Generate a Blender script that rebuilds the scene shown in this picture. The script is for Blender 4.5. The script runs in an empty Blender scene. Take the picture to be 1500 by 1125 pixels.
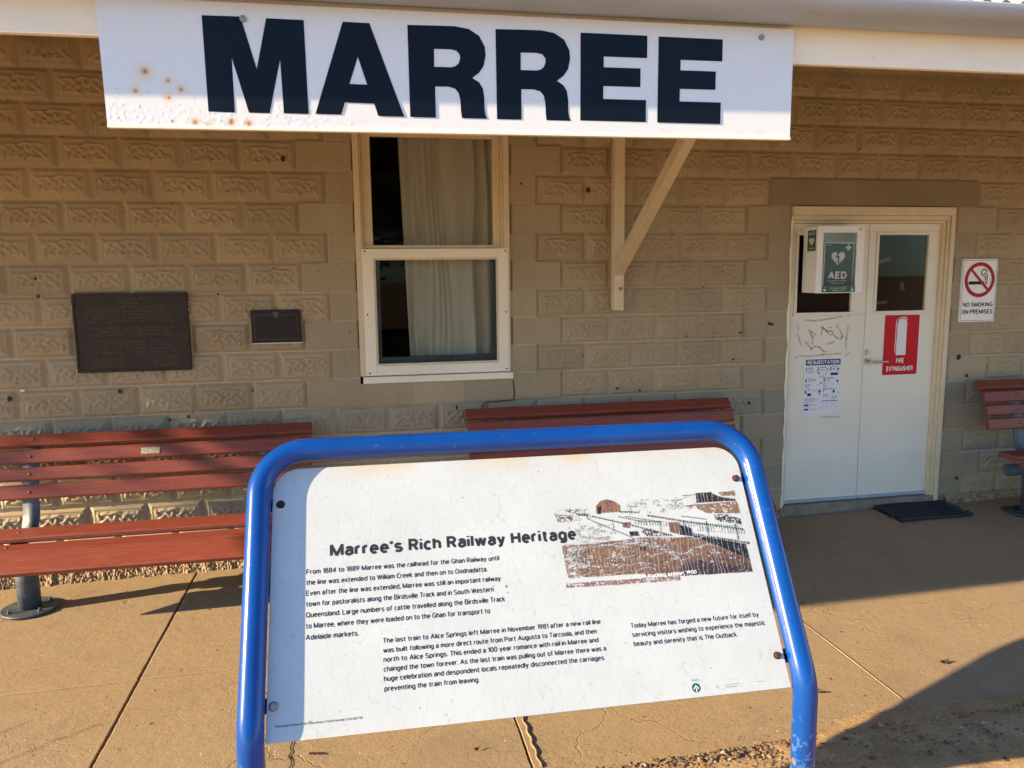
import bpy, bmesh, math, random
import numpy as np
from mathutils import Vector, Matrix

rng = random.Random(7)
S = bpy.context.scene
COL = S.collection

# ------------------------------------------------------------------ camera
cam_data = bpy.data.cameras.new("camera")
cam = bpy.data.objects.new("camera", cam_data)
COL.objects.link(cam)
cam_data.sensor_width = 36.0
cam_data.lens = 1127.0 / 1500.0 * 36.0
cam_data.clip_start = 0.05
cam_data.clip_end = 2000.0
YAW, PITCH, ROLL = 0.19525754, -0.13815826, -0.0115713
fwd = Vector((math.sin(YAW) * math.cos(PITCH), math.cos(YAW) * math.cos(PITCH), math.sin(PITCH)))
r0 = Vector((math.cos(YAW), -math.sin(YAW), 0))
u0 = r0.cross(fwd)
rr = r0 * math.cos(ROLL) + u0 * math.sin(ROLL)
uu = -r0 * math.sin(ROLL) + u0 * math.cos(ROLL)
cam.matrix_world = Matrix(((rr.x, uu.x, -fwd.x, 1.64543), (rr.y, uu.y, -fwd.y, -4.91330),
                           (rr.z, uu.z, -fwd.z, 1.77306), (0, 0, 0, 1)))
S.camera = cam

# ------------------------------------------------------------------ light
SUN_EL = math.radians(19.6)
SUN_AZ_TO = (-0.987, -0.160)                       # horizontal direction towards the sun
w = bpy.data.worlds.new("World")
S.world = w
w.use_nodes = True
nt = w.node_tree
bg = nt.nodes["Background"]
sky = nt.nodes.new("ShaderNodeTexSky")
sky.sky_type = 'NISHITA'
sky.sun_disc = False
sky.sun_elevation = SUN_EL
sky.sun_rotation = math.radians(260.8)
sky.dust_density = 0.3
sky.ozone_density = 1.6
tintn = nt.nodes.new("ShaderNodeMix"); tintn.data_type = 'RGBA'; tintn.blend_type = 'MULTIPLY'
tintn.inputs[0].default_value = 1.0; tintn.inputs[7].default_value = (.80, 1.0, 1.24, 1)      # clear inland winter sky
nt.links.new(sky.outputs[0], tintn.inputs[6]); nt.links.new(tintn.outputs[2], bg.inputs[0])
bg.inputs[1].default_value = 0.10
sun_data = bpy.data.lights.new("sun", 'SUN')
sun_data.energy = 5.0
sun_data.angle = math.radians(0.55)
sun_data.color = (1.0, 0.77, 0.47)
sun = bpy.data.objects.new("sun", sun_data)
COL.objects.link(sun)
sd = Vector((0.987 * math.cos(SUN_EL), 0.160 * math.cos(SUN_EL), -math.sin(SUN_EL)))
sun.rotation_euler = sd.to_track_quat('-Z', 'Y').to_euler()
sun.location = (-10, -3, 6)

S.view_settings.view_transform = 'Standard'
S.view_settings.look = 'None'
S.view_settings.exposure = 1.56
S.view_settings.gamma = 1.0

# ------------------------------------------------------------------ materials
def srgb(r, g, b):
    f = lambda c: (c / 255 / 12.92) if c / 255 <= 0.04045 else ((c / 255 + 0.055) / 1.055) ** 2.4
    return (f(r), f(g), f(b), 1)

class NT:
    """small node helper"""
    def __init__(self, name):
        self.m = bpy.data.materials.new(name)
        self.m.use_nodes = True
        self.t = self.m.node_tree
        self.b = self.t.nodes["Principled BSDF"]
        self.tc = self.t.nodes.new("ShaderNodeTexCoord")
    def n(self, kind, **kw):
        o = self.t.nodes.new(kind)
        for k, v in kw.items():
            setattr(o, k, v)
        return o
    def l(self, a, b):
        self.t.links.new(a, b)
    def coords(self, scale=(1, 1, 1), loc=(0, 0, 0), rot=(0, 0, 0)):
        mp = self.n("ShaderNodeMapping")
        mp.inputs["Scale"].default_value = scale
        mp.inputs["Location"].default_value = loc
        mp.inputs["Rotation"].default_value = rot
        self.l(self.tc.outputs["Object"], mp.inputs["Vector"])
        return mp.outputs[0]
    def noise(self, scale, detail=4, rough=.6, co=None, dist=0):
        o = self.n("ShaderNodeTexNoise")
        o.inputs["Scale"].default_value = scale
        o.inputs["Detail"].default_value = detail
        o.inputs["Roughness"].default_value = rough
        o.inputs["Distortion"].default_value = dist
        self.l(co if co is not None else self.tc.outputs["Object"], o.inputs["Vector"])
        return o.outputs["Fac"]
    def voro(self, scale, feature='F1', co=None, rand=1.0):
        o = self.n("ShaderNodeTexVoronoi", feature=feature)
        o.inputs["Scale"].default_value = scale
        o.inputs["Randomness"].default_value = rand
        self.l(co if co is not None else self.tc.outputs["Object"], o.inputs["Vector"])
        return o.outputs["Distance"]
    def ramp(self, fac, stops, interp='LINEAR'):
        o = self.n("ShaderNodeValToRGB")
        o.color_ramp.interpolation = interp
        e = o.color_ramp.elements
        while len(e) < len(stops):
            e.new(0.5)
        for k, (p, c) in enumerate(stops):
            e[k].position = p
            e[k].color = c if len(c) == 4 else (*c, 1)
        self.l(fac, o.inputs[0])
        return o.outputs[0]
    def mask(self, fac, lo, hi):
        o = self.n("ShaderNodeMapRange")
        o.inputs["From Min"].default_value = lo
        o.inputs["From Max"].default_value = hi
        self.l(fac, o.inputs["Value"])
        return o.outputs[0]
    def mix(self, fac, a, b, blend='MIX'):
        o = self.n("ShaderNodeMix", data_type='RGBA', blend_type=blend)
        for sock, v in ((o.inputs[0], fac), (o.inputs[6], a), (o.inputs[7], b)):
            if isinstance(v, (int, float)):
                sock.default_value = v
            elif isinstance(v, tuple):
                sock.default_value = v if len(v) == 4 else (*v, 1)
            else:
                self.l(v, sock)
        return o.outputs[2]
    def math(self, op, a, b=0.0):
        o = self.n("ShaderNodeMath", operation=op)
        for sock, v in ((o.inputs[0], a), (o.inputs[1], b)):
            if isinstance(v, (int, float)):
                sock.default_value = v
            else:
                self.l(v, sock)
        return o.outputs[0]
    def attr(self, name):
        o = self.n("ShaderNodeAttribute")
        o.attribute_name = name
        return o.outputs["Color"]
    def bump(self, h, strength=.3, dist=.002):
        o = self.n("ShaderNodeBump")
        o.inputs["Strength"].default_value = strength
        o.inputs["Distance"].default_value = dist
        self.l(h, o.inputs["Height"])
        self.l(o.outputs[0], self.b.inputs["Normal"])
        return o
    def out(self, color=None, rough=.6, metal=0.0, spec=.5):
        if color is not None:
            if isinstance(color, tuple):
                self.b.inputs["Base Color"].default_value = color if len(color) == 4 else (*color, 1)
            else:
                self.l(color, self.b.inputs["Base Color"])
        if isinstance(rough, (int, float)):
            self.b.inputs["Roughness"].default_value = rough
        else:
            self.l(rough, self.b.inputs["Roughness"])
        self.b.inputs["Metallic"].default_value = metal
        self.b.inputs["Specular IOR Level"].default_value = spec
        return self.m

def mul(c, f):
    return (min(c[0] * f, 1), min(c[1] * f, 1), min(c[2] * f, 1), 1)

def simple(name, c, rough=.6, var=.12, scale=9, bump=.0, bscale=120, metal=0.0, spec=.5, fleck=None, stretch=(1, 1, 1)):
    q = NT(name)
    co = q.coords(stretch)
    f = q.noise(scale, 5, .6, co)
    col = q.ramp(f, [(.3, mul(c, 1 - var)), (.7, mul(c, 1 + var))])
    if fleck:
        fc, lo, hi, fs = fleck
        col = q.mix(q.mask(q.noise(fs, 4, .6, co), lo, hi), col, fc)
    if bump:
        q.bump(q.noise(bscale, 3, .6, co), bump, .002)
    return q.out(col, rough, metal, spec)

M = {}
# painted embossed block wall
q = NT("tan_wall_paint")
tint = q.attr("tint")
base = q.ramp(q.noise(1.6, 6, .62), [(.3, (.365, .282, .174)), (.7, (.445, .352, .229))])
base = q.mix(1.0, base, tint, 'MULTIPLY')
fine = q.ramp(q.noise(55, 4, .7), [(.3, (.90, .90, .90)), (.7, (1.07, 1.07, 1.07))])
base = q.mix(1.0, base, fine, 'MULTIPLY')
stk = q.mask(q.noise(5, 4, .6, q.coords((2.5, 2.5, .35))), .60, .78)
base = q.mix(q.math('MULTIPLY', stk, .30), base, (.13, .10, .07))
base = q.mix(q.math('MULTIPLY', q.mask(q.noise(2.3, 5, .7, q.coords(loc=(3, 1, 8))), .60, .72), .30), base, (.30, .26, .21))
chip = q.mask(q.noise(30, 2, .5, q.coords(loc=(5, 2, 1))), .735, .75)
base = q.mix(q.math('MULTIPLY', chip, .8), base, (.055, .036, .026))
wh = q.mask(q.noise(42, 1, .5, q.coords((1, 1, .45), (9, 2, 4))), .80, .815)
base = q.mix(wh, base, (.60, .56, .50))
q.bump(q.noise(140, 4, .7), .35, .0025)
M['wall'] = q.out(base, .62, 0, .35)

M['cream'] = simple("cream_gloss_paint", (.70, .575, .385, 1), .38, .06, 14, .12, 60, fleck=((.30, .21, .11, 1), .72, .78, 26))
M['cream_bright'] = simple("weathered_cream_paint", (.90, .83, .70, 1), .5, .05, 5, .15, 70, fleck=((.30, .23, .15, 1), .70, .76, 34), stretch=(.35, 1, 1))
M['door'] = simple("white_door_paint", (.82, .77, .645, 1), .36, .04, 3, .06, 30, fleck=((.60, .54, .43, 1), .68, .85, 6))
M['white'] = simple("white_enamel", (.88, .88, .87, 1), .35, .02, 6)
M['sticker'] = simple("white_vinyl", (.80, .80, .82, 1), .4, .015, 8)
M['black'] = simple("black_print", (.006, .006, .008, 1), .5, .05, spec=.2)
M['navy'] = simple("navy_letter_paint", (.0025, .0060, .0140, 1), .38, .15, 5, spec=.18)
M['print_blue'] = simple("blue_print", (.022, .045, .155, 1), .5, .05, spec=.2)
M['grey_print'] = simple("grey_print", (.25, .27, .34, 1), .5, .05)
M['red'] = simple("red_sign_vinyl", (.56, .006, .016, 1), .40, .05, 5, spec=.2)
M['maroon'] = simple("crimson_print", (.42, .006, .030, 1), .45, .05, spec=.2)
M['green'] = simple("green_print", (.010, .095, .060, 1), .4, .06)
M['green_faded'] = simple("faded_green_card", (.036, .088, .082, 1), .5, .06, spec=.25)
M['card_white'] = simple("card_white", (.62, .66, .66, 1), .5, .03)
M['steel'] = simple("brushed_steel", (.50, .50, .50, 1), .28, .08, 40, metal=1.0)
M['zinc'] = simple("dull_zinc_bolt", (.30, .29, .28, 1), .5, .2, 60, .2, 300, metal=.6)
M['rustbolt'] = simple("rusty_bolt", (.055, .018, .012, 1), .8, .4, 90, .4, 300)
M['darkhole'] = simple("dark_interior", (.016, .015, .014, 1), .9, .1)
M['glue'] = simple("old_glue", (.62, .53, .42, 1), .7, .25, 40)
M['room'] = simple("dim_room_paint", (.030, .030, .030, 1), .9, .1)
M['bronze'] = simple("aged_bronze", (.034, .021, .016, 1), .5, .3, 22, .35, 90, metal=.35, fleck=((.055, .038, .028, 1), .55, .75, 60))
M['bronze_dark'] = simple("dark_bronze", (.020, .016, .015, 1), .45, .25, 30, .2, 120, metal=.35)
M['bronze_hi'] = simple("worn_bronze", (.115, .082, .060, 1), .45, .3, 60, metal=.4)
M['rubber'] = simple("black_rubber", (.014, .016, .019, 1), .6, .3, 20, .3, 160)
M['gutter'] = simple("faded_grey_gutter_paint", (.37, .42, .50, 1), .5, .10, 5, .15, 50, fleck=((.30, .29, .28, 1), .62, .75, 11), stretch=(.4, 1, 1))
M['roof'] = simple("cream_roof_sheet", (.60, .53, .36, 1), .5, .08, 3)
M['soffit'] = simple("timber_soffit", (.30, .24, .17, 1), .8, .1)
M['curtain'] = simple("old_curtain_cloth", (.50, .475, .42, 1), .9, .08, 6, .2, 300, stretch=(3, 1, .3))
M['leaf'] = simple("dry_leaf", (.06, .030, .015, 1), .8, .3, 50)
M['brass_tag'] = simple("worn_metal_tag", (.42, .38, .26, 1), .5, .4, 70, metal=.3)
M['bark'] = simple("grey_bark", (.16, .12, .09, 1), .9, .3, 12, .6, 30)
M['foliage'] = simple("gum_leaves", (.060, .075, .032, 1), .6, .35, 3)

# oiled red slats
q = NT("red_painted_timber")
co = q.coords((.8, 9, 9))
c = q.ramp(q.noise(9, 6, .65, co), [(.3, (.165, .034, .022)), (.55, (.225, .050, .031)), (.75, (.28, .074, .046))])
c = q.mix(q.math('MULTIPLY', q.mask(q.noise(46, 3, .6, q.coords((1, 2, 2))), .70, .74), .6), c, (.45, .23, .16))
c = q.mix(q.math('MULTIPLY', q.mask(q.noise(14, 5, .7, q.coords((.5, 14, 14), (2, 0, 5))), .66, .70), .7), c, (.06, .017, .013))
q.bump(q.noise(20, 5, .7, q.coords((.6, 12, 12))), .35, .002)
M['slat'] = q.out(c, .47, 0, .45)
# blue-grey galvanised pipe
q = NT("blue_grey_metal_paint")
c = q.ramp(q.noise(16, 5, .65), [(.35, (.045, .062, .085)), (.6, (.075, .095, .115)), (.75, (.16, .17, .165))])
q.bump(q.noise(90, 3), .2, .001)
M['benchmetal'] = q.out(c, .5, .1, .5)
# blue tube
q = NT("scuffed_blue_gloss_paint")
c = q.ramp(q.noise(5, 4), [(.3, (.0016, .045, .235)), (.7, (.0022, .057, .285))])
sc = q.mask(q.noise(30, 5, .75), .645, .70)
c = q.mix(q.math('MULTIPLY', sc, .55), c, (.06, .17, .42))
low = q.n("ShaderNodeSeparateXYZ"); q.l(q.tc.outputs["Object"], low.inputs[0])
lowm = q.mask(low.outputs[2], .62, .34)
ch = q.mask(q.math('ADD', q.noise(24, 5, .7, q.coords(loc=(2, 4, 1))), q.math('MULTIPLY', lowm, .13)), .69, .715)
c = q.mix(ch, c, (.17, .15, .11))
sc2 = q.mask(q.math('ADD', q.noise(42, 4, .7, q.coords(loc=(7, 1, 3))), q.math('MULTIPLY', lowm, .16)), .66, .73)
c = q.mix(q.math('MULTIPLY', sc2, .5), c, (.09, .20, .44))
q.bump(q.noise(8, 3), .06, .003)
M['bluetube'] = q.out(c, .22, 0, .5)

# concrete pavement
q = NT("ochre_stained_concrete")
b1 = q.ramp(q.noise(1.1, 6, .6), [(.3, (0.299, 0.213, 0.120)), (.5, (0.328, 0.237, 0.138)), (.72, (0.285, 0.216, 0.140))])
b1 = q.mix(q.math('MULTIPLY', q.mask(q.noise(3.6, 6, .7, q.coords(loc=(4, 1, 0))), .52, .72), .5), b1, (0.214, 0.161, 0.105))
gr = q.ramp(q.noise(130, 4, .85), [(.25, (.62, .62, .62)), (.75, (1.32, 1.32, 1.32))])
b1 = q.mix(1.0, b1, gr, 'MULTIPLY')
b1 = q.mix(q.mask(q.noise(26, 2, .5, q.coords(loc=(1, 7, 3))), .735, .75), b1, (.11, .07, .045))
b1 = q.mix(q.mask(q.noise(40, 2, .5, q.coords(loc=(3, 2, 6))), .755, .77), b1, (.66, .54, .40))
wob = q.n("ShaderNodeVectorMath", operation='ADD')
nz = q.n("ShaderNodeTexNoise"); nz.inputs["Scale"].default_value = 5; nz.inputs["Detail"].default_value = 5
q.l(q.tc.outputs["Object"], nz.inputs["Vector"])
sv = q.n("ShaderNodeVectorMath", operation='SCALE'); sv.inputs["Scale"].default_value = .22
q.l(nz.outputs["Color"], sv.inputs[0])
q.l(q.tc.outputs["Object"], wob.inputs[0]); q.l(sv.outputs[0], wob.inputs[1])
ck = q.voro(1.15, 'DISTANCE_TO_EDGE', wob.outputs[0])
ckm = q.math('MULTIPLY', q.mask(ck, .0042, .0012), q.mask(q.noise(1.3, 2, .5, q.coords(loc=(0, 9, 2))), .50, .56))
ck2 = q.voro(6.5, 'DISTANCE_TO_EDGE', wob.outputs[0])
ckm2 = q.math('MULTIPLY', q.mask(ck2, .012, .003), q.mask(q.noise(1.7, 3, .5, q.coords(loc=(5, 3, 2))), .50, .62))
b1 = q.mix(q.math('MULTIPLY', ckm, .28), b1, (.10, .06, .04))
b1 = q.mix(q.math('MULTIPLY', ckm2, .22), b1, (.16, .10, .06))
hh = q.math('ADD', q.math('MULTIPLY', q.noise(120, 5, .8), .75), q.math('MULTIPLY', q.noise(24, 4, .6), 1.0))
hh = q.math('SUBTRACT', hh, q.math('MULTIPLY', ckm, .8))
hh = q.math('SUBTRACT', hh, q.math('MULTIPLY', ckm2, .3))
q.bump(hh, .62, .0050)
M['pavement'] = q.out(b1, .86, 0, .25)
# soil and stones
q = NT("orange_soil")
c = q.ramp(q.noise(9, 8, .7), [(.3, (.36, .23, .12)), (.5, (.47, .31, .165)), (.7, (.54, .38, .22))])
c = q.mix(1.0, c, q.ramp(q.noise(90, 4, .8), [(.3, (.65, .65, .65)), (.7, (1.2, 1.2, 1.2))]), 'MULTIPLY')
q.bump(q.noise(60, 8, .75), .9, .02)
M['soil'] = q.out(c, .95, 0, .1)
q = NT("mixed_gravel")
c = q.attr("tint")
c = q.mix(1.0, c, q.ramp(q.noise(80, 4, .7), [(.3, (.75, .75, .75)), (.7, (1.15, 1.15, 1.15))]), 'MULTIPLY')
q.bump(q.noise(220, 3, .7), .4, .002)
M['gravel'] = q.out(c, .85, 0, .25)
q = NT("crumbling_render")
c = q.ramp(q.noise(26, 6, .7), [(.3, (.14, .085, .05)), (.5, (.34, .25, .165)), (.7, (.46, .37, .27))])
q.bump(q.noise(70, 6, .8), .9, .008)
M['plinth'] = q.out(c, .9, 0, .2)

def glass(name, tint=(1, 1, 1), rough=0.0, refl=1.0):
    m = bpy.data.materials.new(name); m.use_nodes = True
    t = m.node_tree
    for n in list(t.nodes):
        t.nodes.remove(n)
    o = t.nodes.new("ShaderNodeOutputMaterial"); mx = t.nodes.new("ShaderNodeMixShader")
    fr = t.nodes.new("ShaderNodeFresnel"); fr.inputs[0].default_value = 1.52
    k = t.nodes.new("ShaderNodeMath"); k.operation = 'MULTIPLY'; k.inputs[1].default_value = refl
    tr = t.nodes.new("ShaderNodeBsdfTransparent"); tr.inputs[0].default_value = (*tint, 1)
    gl = t.nodes.new("ShaderNodeBsdfGlossy"); gl.inputs["Roughness"].default_value = rough
    t.links.new(fr.outputs[0], k.inputs[0]); t.links.new(k.outputs[0], mx.inputs[0])
    t.links.new(tr.outputs[0], mx.inputs[1]); t.links.new(gl.outputs[0], mx.inputs[2])
    t.links.new(mx.outputs[0], o.inputs[0])
    return m
M['glass'] = glass("dusty_window_glass", (.93, .94, .92), .01, .15)
M['cover'] = glass("clear_cover", (.97, .97, .97), .05, .2)

# worn white sign panel
q = NT("crazed_white_panel")
wv = q.n("ShaderNodeVectorMath", operation='ADD')
nz = q.n("ShaderNodeTexNoise"); nz.inputs["Scale"].default_value = 7; nz.inputs["Detail"].default_value = 3
q.l(q.coords((2.6, 1, 1)), nz.inputs["Vector"])
sv = q.n("ShaderNodeVectorMath", operation='SCALE'); sv.inputs["Scale"].default_value = .16
q.l(nz.outputs["Color"], sv.inputs[0]); q.l(q.coords((2.4, .9, 1)), wv.inputs[0]); q.l(sv.outputs[0], wv.inputs[1])
ck = q.voro(11, 'DISTANCE_TO_EDGE', wv.outputs[0])
ck2 = q.voro(23, 'DISTANCE_TO_EDGE', wv.outputs[0])
c = q.ramp(q.noise(3.2, 5, .6), [(.35, (.440, .480, .500)), (.6, (.480, .522, .542))])
c = q.mix(q.math('MULTIPLY', q.mask(ck, .013, .004), .27), c, (.20, .205, .19))
c = q.mix(q.math('MULTIPLY', q.mask(ck2, .020, .006), .13), c, (.25, .255, .235))
sp = q.math('MULTIPLY', q.mask(q.noise(75, 2, .6), .70, .73), q.mask(q.noise(7, 3, .6, q.coords(loc=(3, 8, 2))), .50, .58))
c = q.mix(sp, c, (.05, .045, .042))
yl = q.n("ShaderNodeSeparateXYZ"); q.l(q.tc.outputs["Object"], yl.inputs[0])
c = q.mix(q.math('MULTIPLY', q.mask(yl.outputs[1], .70, .755), q.mask(q.noise(5, 3), .35, .7)), c, (.50, .39, .21))
q.bump(q.mask(ck, .0, .02), .12, .001)
M['panel'] = q.out(c, .33, 0, .5)
q = NT("old_photo_print")
M['print'] = q.out(q.attr("tint"), .42, 0, .4)
q = NT("rust_spotted_enamel")
M['enamel'] = q.out(q.attr("tint"), .27, 0, .5)

# ------------------------------------------------------------------ mesh builders
ORG = {}
class MB:
    def __init__(self):
        self.v = []; self.f = []; self.sm = []
    def quad(self, a, b, c, d):
        n = len(self.v); self.v += [a, b, c, d]; self.f.append((n, n + 1, n + 2, n + 3)); self.sm.append(False)
    def box(self, x0, x1, y0, y1, z0, z1):
        n = len(self.v)
        self.v += [(x0, y0, z0), (x1, y0, z0), (x1, y1, z0), (x0, y1, z0), (x0, y0, z1), (x1, y0, z1), (x1, y1, z1), (x0, y1, z1)]
        for f in ((0, 3, 2, 1), (4, 5, 6, 7), (0, 1, 5, 4), (1, 2, 6, 5), (2, 3, 7, 6), (3, 0, 4, 7)):
            self.f.append(tuple(n + i for i in f)); self.sm.append(False)
        return self
    def prism(self, pts, ext, smooth=False):
        """pts: 3D polygon, ext: 3D extrusion vector"""
        n = len(self.v); k = len(pts); e = Vector(ext)
        self.v += [tuple(p) for p in pts] + [tuple(Vector(p) + e) for p in pts]
        self.f.append(tuple(range(n + k - 1, n - 1, -1))); self.sm.append(False)
        self.f.append(tuple(range(n + k, n + 2 * k))); self.sm.append(False)
        for i in range(k):
            j = (i + 1) % k
            self.f.append((n + i, n + j, n + k + j, n + k + i)); self.sm.append(smooth)
        return self
    def tube(self, path, r, seg=12, caps=True, flat=None):
        n0 = len(self.v); P = [Vector(p) for p in path]
        R = r if isinstance(r, (list, tuple)) else [r] * len(P)
        t0 = (P[1] - P[0]).normalized()
        up = Vector((0, 0, 1)) if abs(t0.z) < .9 else Vector((0, 1, 0))
        nrm = (up - t0 * up.dot(t0)).normalized()
        for i, p in enumerate(P):
            if i == 0: t = P[1] - P[0]
            elif i == len(P) - 1: t = P[-1] - P[-2]
            else: t = (P[i + 1] - P[i]).normalized() + (P[i] - P[i - 1]).normalized()
            t.normalize()
            nrm = (nrm - t * nrm.dot(t)).normalized()
            bi = t.cross(nrm)
            for s in range(seg):
                a = 2 * math.pi * s / seg
                self.v.append(tuple(p + nrm * (R[i] * math.cos(a)) + bi * (R[i] * math.sin(a))))
        for i in range(len(P) - 1):
            for s in range(seg):
                a = n0 + i * seg + s; b = n0 + i * seg + (s + 1) % seg
                self.f.append((a, b, b + seg, a + seg)); self.sm.append(True)
        if caps:
            self.f.append(tuple(n0 + s for s in range(seg - 1, -1, -1))); self.sm.append(False)
            m = n0 + (len(P) - 1) * seg
            self.f.append(tuple(m + s for s in range(seg))); self.sm.append(False)
        return self
    def cyl(self, c0, c1, r, seg=20):
        return self.tube([c0, c1], r, seg)
    def add(self, verts, faces, smooth=False):
        n = len(self.v); self.v += [tuple(p) for p in verts]
        for f in faces:
            self.f.append(tuple(n + i for i in f)); self.sm.append(smooth)
        return self

def link(name, me, parent=None, mat=None, matrix=None):
    o = bpy.data.objects.new(name, me)
    COL.objects.link(o)
    if mat is not None and me is not None:
        me.materials.clear(); me.materials.append(M[mat] if isinstance(mat, str) else mat)
    if parent is not None:
        o.parent = parent
    if matrix is not None:
        o.matrix_local = matrix
    return o

def tag(o, label=None, cat=None, group=None, kind=None):
    if label: o["label"] = label
    if cat: o["category"] = cat
    if group: o["group"] = group
    if kind: o["kind"] = kind
    return o

def thing(name, label, cat, loc, group=None):
    o = bpy.data.objects.new(name, None)
    COL.objects.link(o)
    o.empty_display_size = .1
    o.location = loc
    ORG[o.name] = Vector(loc)
    return tag(o, label, cat, group)

def part(name, mb, mat, parent, bevel=0.0, seg=2, label=None, matrix=None):
    """mb holds world coordinates (or local ones when matrix is given)"""
    me = bpy.data.meshes.new(name)
    org = ORG.get(parent.name, Vector((0, 0, 0))) if parent is not None else Vector((0, 0, 0))
    if matrix is None:
        vs = [(v[0] - org.x, v[1] - org.y, v[2] - org.z) for v in mb.v]
    else:
        vs = mb.v
    me.from_pydata(vs, [], mb.f)
    me.polygons.foreach_set("use_smooth", mb.sm)
    me.update()
    bm = bmesh.new(); bm.from_mesh(me)
    bmesh.ops.recalc_face_normals(bm, faces=bm.faces)
    bm.to_mesh(me); bm.free()
    o = link(name, me, parent, mat, matrix)
    if parent is not None and matrix is None:
        ORG[o.name] = org
    elif parent is None:
        ORG[o.name] = org
    if bevel:
        b = o.modifiers.new("bevel", 'BEVEL')
        b.width = bevel; b.segments = seg; b.limit_method = 'ANGLE'; b.angle_limit = math.radians(40)
        b.harden_normals = False
        me.polygons.foreach_set("use_smooth", [True] * len(me.polygons))
        me.set_sharp_from_angle(angle=math.radians(38))
    if label: o["label"] = label
    return o

def face_set(name, verts, faces, mat, parent, matrix=None, tint=None, smooth=False, label=None):
    """a big numpy mesh in parent-local coordinates"""
    me = bpy.data.meshes.new(name)
    verts = np.asarray(verts, dtype=np.float32); faces = np.asarray(faces, dtype=np.int32)
    me.vertices.add(len(verts)); me.vertices.foreach_set("co", verts.ravel())
    k = faces.shape[1]
    me.loops.add(faces.size); me.loops.foreach_set("vertex_index", faces.ravel())
    me.polygons.add(len(faces))
    me.polygons.foreach_set("loop_start", np.arange(0, faces.size, k, dtype=np.int32))
    me.polygons.foreach_set("loop_total", np.full(len(faces), k, dtype=np.int32))
    me.polygons.foreach_set("use_smooth", np.full(len(faces), smooth, dtype=bool))
    me.update(calc_edges=True); me.validate()
    if tint is not None:
        a = me.color_attributes.new("tint", 'FLOAT_COLOR', 'POINT')
        c = np.ones((len(verts), 4), dtype=np.float32); c[:, :3] = tint
        a.data.foreach_set("color", c.ravel())
    return link(name, me, parent, mat, matrix)

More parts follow.
